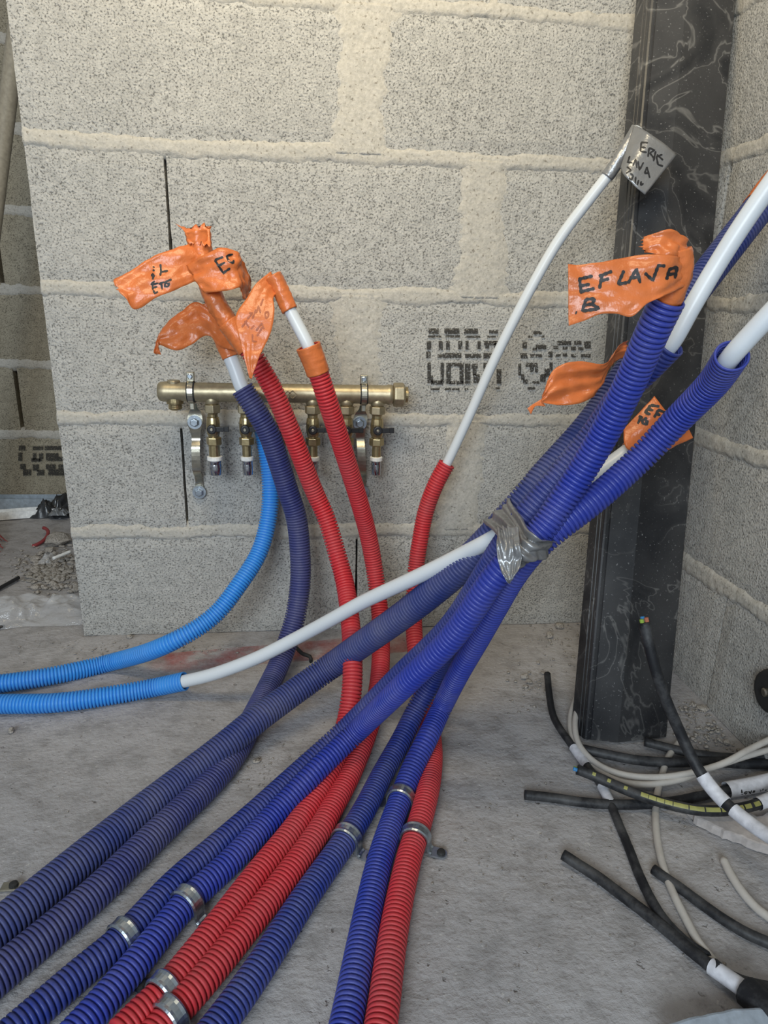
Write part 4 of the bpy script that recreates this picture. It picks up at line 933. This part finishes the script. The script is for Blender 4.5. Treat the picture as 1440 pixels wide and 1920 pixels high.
# ------------------------------------------------------------------ slabs, sheets and rubble
def flake(name, outline, z, th, mat, label, cat, jag=.0, lift=None):
    """a flat broken slab: outline of floor points, its own thickness, rough edge"""
    pts = [F(x, y, z) for x, y in outline]; P = []
    for a, b in zip(pts, pts[1:] + pts[:1]):
        k = max(2, int(np.linalg.norm(b - a) / .006))
        for i in range(k):
            p = a + (b - a) * i / k; p = p + np.array([noise.noise(V(p * 90)), noise.noise(V(p * 90 + 5)), 0]) * jag; P.append(p)
    n = len(P); v = [p + np.array([0, 0, 0]) for p in P]; v += [p + np.array([0, 0, th + (lift(p) if lift else 0)]) for p in P]
    c = np.mean(P, axis=0); inn = [c + (p - c) * .93 + np.array([0, 0, th * 1.08 + (lift(p) if lift else 0)]) for p in P]
    v += inn; f = [tuple(range(n))[::-1]] + [(i, (i + 1) % n, n + (i + 1) % n, n + i) for i in range(n)] + [(n + i, n + (i + 1) % n, 2 * n + (i + 1) % n, 2 * n + i) for i in range(n)] + [tuple(range(2 * n, 3 * n))]
    base = np.array([c[0], c[1], z]); return tag(obj(name, np.array(v), f, mat, None, False, base), label, cat)
flake('plaster_chip', [q(805, 952), q(850, 1010), q(920, 1045), q(1000, 1072), q(1080, 1105), q(1182, 1140), q(1300, 1160), q(1300, 1010), q(1180, 985), q(1050, 975), q(930, 962)], .0005, .011, M['chip'], 'flat broken plaster slab lying under the cables at the right edge', 'slab', .010)
def sheet():
    o3 = [(1232, 1940), (1300, 1921), (1372, 1907), (1440, 1903), (1520, 1898), (1600, 2000), (1300, 2060)]
    return flake('board_offcut', o3, .020, .0095, M['plaster'], 'blue-grey plasterboard offcut corner at the lower right edge, raised off the floor', 'board', .0008)
sheet()
# block under the offcut that carries it (outside the frame)
c = F(1480, 1985, 0); m_ = MB(); m_.add(*box(c + np.array([.0, 0, .0098]), .10, .05, .0196)); tag(m_.build('wood_batten', M['pole'], None, loc=c, bevel=.001), 'short batten carrying the plasterboard offcut', 'batten')
# round dark cover low on the right wall
def cover():
    d = ray(1460, 1297); p = CAM + d * ((1.062 - CAM[0]) / d[0]); p[0] = 1.062
    root = thing('round_cover', 'dark round cover low on the right wall at the picture edge', 'cover', p)
    m_ = MB(); m_.add(*lathe(p + np.array([.004, 0, 0]), (-1, 0, 0), [(0, .031), (.014, .031), (.020, .0285), (.0212, .024), (.0205, .010)], 32)); m_.build('cover_plate', M['rubber'], root, smooth=False)
    m_ = MB(); m_.add(*lathe(p - np.array([.016, 0, 0]), (-1, 0, 0), [(0, .006), (.0055, .006), (.007, .004)], 14)); m_.build('cover_screw', M['zinc'], root, smooth=False)
cover()
def rock(r, seed, sub=2):
    import bmesh
    b = bmesh.new(); bmesh.ops.create_icosphere(b, subdivisions=sub, radius=1)
    s = Vector((random.uniform(.7, 1.3), random.uniform(.7, 1.3), random.uniform(.45, .8)))
    v = []
    for x in b.verts:
        n = x.co.normalized(); k = 1 + .35 * noise.noise(n * 1.4 + Vector((seed * 3.1, 0, 0))) + .16 * noise.noise(n * 3.6 + Vector((0, seed, 0)))
        v.append(np.array((n.x * s.x, n.y * s.y, n.z * s.z)) * k * r)
    f = [tuple(q_.index for q_ in p.verts) for p in b.faces]; b.free(); return np.array(v), f
def stones(spots, group, mat):
    for i, (px, py, wpx, label) in enumerate(spots):
        p = F(px, py); d = (p - CAM) @ ROT[2]; r = wpx * d / FPX / 2
        v, f = rock(r, i + px * .1); v[:, 2] -= v[:, 2].min() - (p[2] - .001); v[:, :2] += p[:2]
        tag(obj('stone', v, f, mat, None, False, p), label, 'stone', group)
stones([(1048, 1178, 20, 'largest grey stone at the wall foot left of the steel upright'), (1030, 1195, 14, 'grey stone just in front of the largest wall-foot stone'),
        (1096, 1176, 11, 'small stone touching the left side of the steel upright'), (983, 1272, 14, 'pale stone heading the small cluster right of the blue pipes'),
        (992, 1280, 10, 'small stone in front of the pale cluster stone'), (1018, 1262, 9, 'small stone beside the tip of the curling black cable'),
        (1075, 1232, 10, 'lone small stone off the lower left of the steel upright')], 'rubble stones beside the steel upright', M['stone'])
stones([(1362, 1395, 17, 'broad block crumb nearest the white cables under the right wall'), (1344, 1372, 14, 'medium block crumb against the foot of the right wall'),
        (1300, 1322, 14, 'block crumb in the corner behind the standing black cable'), (1318, 1330, 18, 'chunky block crumb right of the standing black cable'),
        (1385, 1408, 11, 'smallest block crumb under the right wall above the cables')], 'crumbs under the right wall', M['stone'])
stones([(22, 1372, 13, 'lone pale pebble on the floor under the light blue pipes')], None, M['stone'])
stones([(110, 1020, 48, 'large flat mortar lump behind the rubble heap beside the red ring'), (95, 1035, 22, 'middle sized mortar lump in the rubble heap'), (66, 1050, 20, 'mortar lump at the left end of the rubble heap')], 'lumps in the rubble heap', M['stone'])
stones([(481, 1428, 13, 'pale mortar crumb right of the bent navy pipe'), (243, 1196, 12, 'mortar crumb at the wall foot above the light blue pipe')], 'mortar crumbs near the left pipes', M['stone'])
def crumbs(name, spec, label, mat, z=.0):
    vs_, fs = [], []
    for px, py, sx, sy, n, r0, r1 in spec:
        for _ in range(n):
            x = random.gauss(px, sx); y = random.gauss(py, sy); p = F(x, y)
            if p[1] > -.004 and p[0] > -.002 and p[1] < .21: continue
            if p[0] > 1.055: continue
            r = random.uniform(r0, r1) * random.random() ** .5; v, f = rock(r, random.random() * 50, 1); v[:, 2] += r * .3; v += np.array([p[0], p[1], 0])
            b = len(vs_); vs_ += list(v); fs += [tuple(i + b for i in q_) for q_ in f]
    return tag(obj(name, np.array(vs_), np.array(fs), mat, None, False), label, kind='stuff')
tag(crumbs('rubble', [(100, 1075, 26, 16, 330, .004, .011), (60, 1060, 26, 18, 160, .002, .006), (120, 1055, 14, 14, 90, .004, .009)], 'heap of broken mortar crumbs on the floor past the wall end', M['stone']), cat='rubble')
tag(crumbs('gravel', [(1050, 1200, 45, 22, 130, .001, .004), (1000, 1290, 22, 22, 50, .001, .004), (900, 1300, 60, 60, 30, .0006, .002), (1330, 1375, 32, 22, 140, .0012, .0045), (1300, 1330, 18, 14, 60, .001, .004), (260, 1215, 90, 7, 120, .001, .003), (500, 1440, 30, 22, 60, .0006, .002), (950, 1600, 90, 150, 110, .0005, .0018), (1180, 1560, 130, 120, 140, .0005, .002), (200, 1480, 120, 90, 50, .0005, .0016), (60, 1810, 30, 20, 30, .0006, .002), (120, 1230, 90, 25, 60, .0006, .002)], 'fine grit scattered over the concrete floor', M['stone']), cat='grit')
# past the wall end: tracks, sheet, bag, ring, brush, rods, pole
def channel_bar(name, label, a, b, wd, ht, mat, cat='metal track'):
    a = np.array(a); b = np.array(b); e = b - a; L = np.linalg.norm(e); e /= L; s = np.cross(e, [0, 0, 1.]); s /= np.linalg.norm(s); u = np.cross(s, e)
    sec = [(-wd / 2, 0), (wd / 2, 0), (wd / 2, ht), (wd / 2 - .0015, ht), (wd / 2 - .0015, .0015), (-wd / 2 + .0015, .0015), (-wd / 2 + .0015, ht), (-wd / 2, ht)]
    v = [p + s * x + u * z for p in (a, b) for x, z in sec]; n = 8
    f = [(k, (k + 1) % n, n + (k + 1) % n, n + k) for k in range(n)] + [tuple(range(n))[::-1], tuple(range(n, 2 * n))]
    return tag(obj(name, np.array(v), f, mat, None, False, a), label, cat)
channel_bar('stud_track', 'bluish galvanised track lying along the foot of the far wall', F(-160, 951, .002), F(150, 950, .002), .05, .032, M['galv'])
channel_bar('white_profile', 'bright white metal profile on the floor before the galvanised track', F(-160, 985, .002), F(130, 962, .002), .035, .022, M['white_metal'])
def crumple(name, label, cat, px, py, w_, d_, hgt, mat, seed, nu=34, nv=26, base=0.002, fold=1.0):
    c = F(px, py); v = []; f = []
    for i in range(nu):
        for j in range(nv):
            a = i / (nu - 1) - .5; b = j / (nv - 1) - .5; e = max(0, 1 - (2 * a) ** 4) * max(0, 1 - (2 * b) ** 4)
            n1 = noise.noise(Vector((a * 3.2 + seed, b * 3.2, 1))); n2 = abs(noise.noise(Vector((a * 6 + seed, b * 6, 4)))); n3 = noise.noise(Vector((a * 13, b * 13 + seed, 9)))
            z = base + hgt * e * max(.03, .55 + .55 * n1 - .55 * n2 * fold + .14 * n3)
            sx = 1 + .25 * noise.noise(Vector((b * 3, seed, 0))); sy = 1 + .25 * noise.noise(Vector((a * 3, seed, 5)))
            v.append(c + np.array([a * w_ * sx + .1 * w_ * n1, b * d_ * sy, z]))
    for i in range(nu - 1):
        for j in range(nv - 1): f.append((i * nv + j, (i + 1) * nv + j, (i + 1) * nv + j + 1, i * nv + j + 1))
    o = obj(name, np.array(v), np.array(f), mat, None, True, c)
    return tag(o, label, cat)
crumple('plastic_sheet', 'crumpled grey and black plastic sheet on the track past the wall end', 'plastic sheet', 103, 963, .11, .10, .075, M['foil_dark'], 3)
crumple('plastic_sheet', 'small crumpled silver scrap lying on the white profile', 'plastic sheet', 112, 975, .05, .03, .028, M['foil'], 9, base=.018)
crumple('plastic_bag', 'clear crumpled plastic bag on the floor left of the wall end', 'bag', 62, 1152, .22, .115, .05, M['bag'], 5, 50, 36)
crumple('plastic_bottle', 'small clear crushed plastic piece in the rubble heap', 'plastic piece', 90, 1056, .03, .045, .025, M['bag'], 12, 18, 18, base=.008)
# red ring fragment
cc = F(66, 1015); A = np.linspace(-1.25, 1.35, 20); C_ = np.array([cc + np.array([math.cos(a) * .030, math.sin(a) * .046, .012 + .01 * math.sin(a)]) for a in A])
o = tube('ring_piece', C_, .0045, M['ring'], None, seg=10, loc=cc); tag(o, 'curved red plastic ring piece standing in the rubble', 'ring')
# broom head with red bristles
def broom():
    c = F(-36, 1040); root = thing('broom', 'red bristles of a broom entering at the left edge', 'broom', c)
    m_ = MB(); m_.add(*box(c + np.array([-.05, .01, .07]), .06, .22, .035)); m_.build('brush_block', M['bristle'], root, bevel=.005)
    for k in range(70):
        y = random.uniform(-.10, .09); p0 = c + np.array([random.uniform(-.07, -.03), .01 + y, .055]); p1 = p0 + np.array([random.uniform(.03, .075), random.uniform(-.012, .012), -.052])
        t_ = tube('bristle', np.array([p0, (p0 + p1) / 2 + np.array([.006, 0, .003]), p1]), .0012, M['bristle'], root, seg=5, step=.012)
broom()
o = tube('black_rod', np.array([F(-60, 1136, .006), F(-10, 1108, .006), F(35, 1083, .008)]), .0042, M['black_plastic'], None, seg=10, loc=F(-60, 1136)); tag(o, 'thin black rod above the plastic bag at the left edge', 'rod')
o = tube('black_rod', np.array([F(-60, 1185, .005), F(-20, 1180, .005), F(9, 1174, .005)]), .0034, M['black_plastic'], None, seg=10, loc=F(-60, 1185)); tag(o, 'short black rod tip below the plastic bag at the left edge', 'rod')
o = tube('white_stick', np.array([F(100, 1047, .022), F(132, 1034, .024)]), .004, M['white_plastic'], None, seg=8, loc=F(100, 1047)); tag(o, 'short whitish strip poking from the rubble beside the wall end', 'strip')
# leaning tube in the next room
def lean():
    Yp = .62; g = lambda px, py: (lambda q_: CAM + q_ * ((Yp - CAM[1]) / q_[1]))(ray(px, py))
    a, b = g(-2, 330), g(20, 150); d = (b - a) / np.linalg.norm(b - a)
    p0 = a + d * ((.004 - a[2]) / d[2]); p1 = a + d * ((1.75 - a[2]) / d[2])
    o = tube('leaning_tube', np.array([p0, (p0 + p1) / 2, p1]), .019, M['pole'], None, seg=18, step=.1, loc=p0); tag(o, 'dusty beige tube leaning in the next room at the upper left corner', 'tube')
lean()
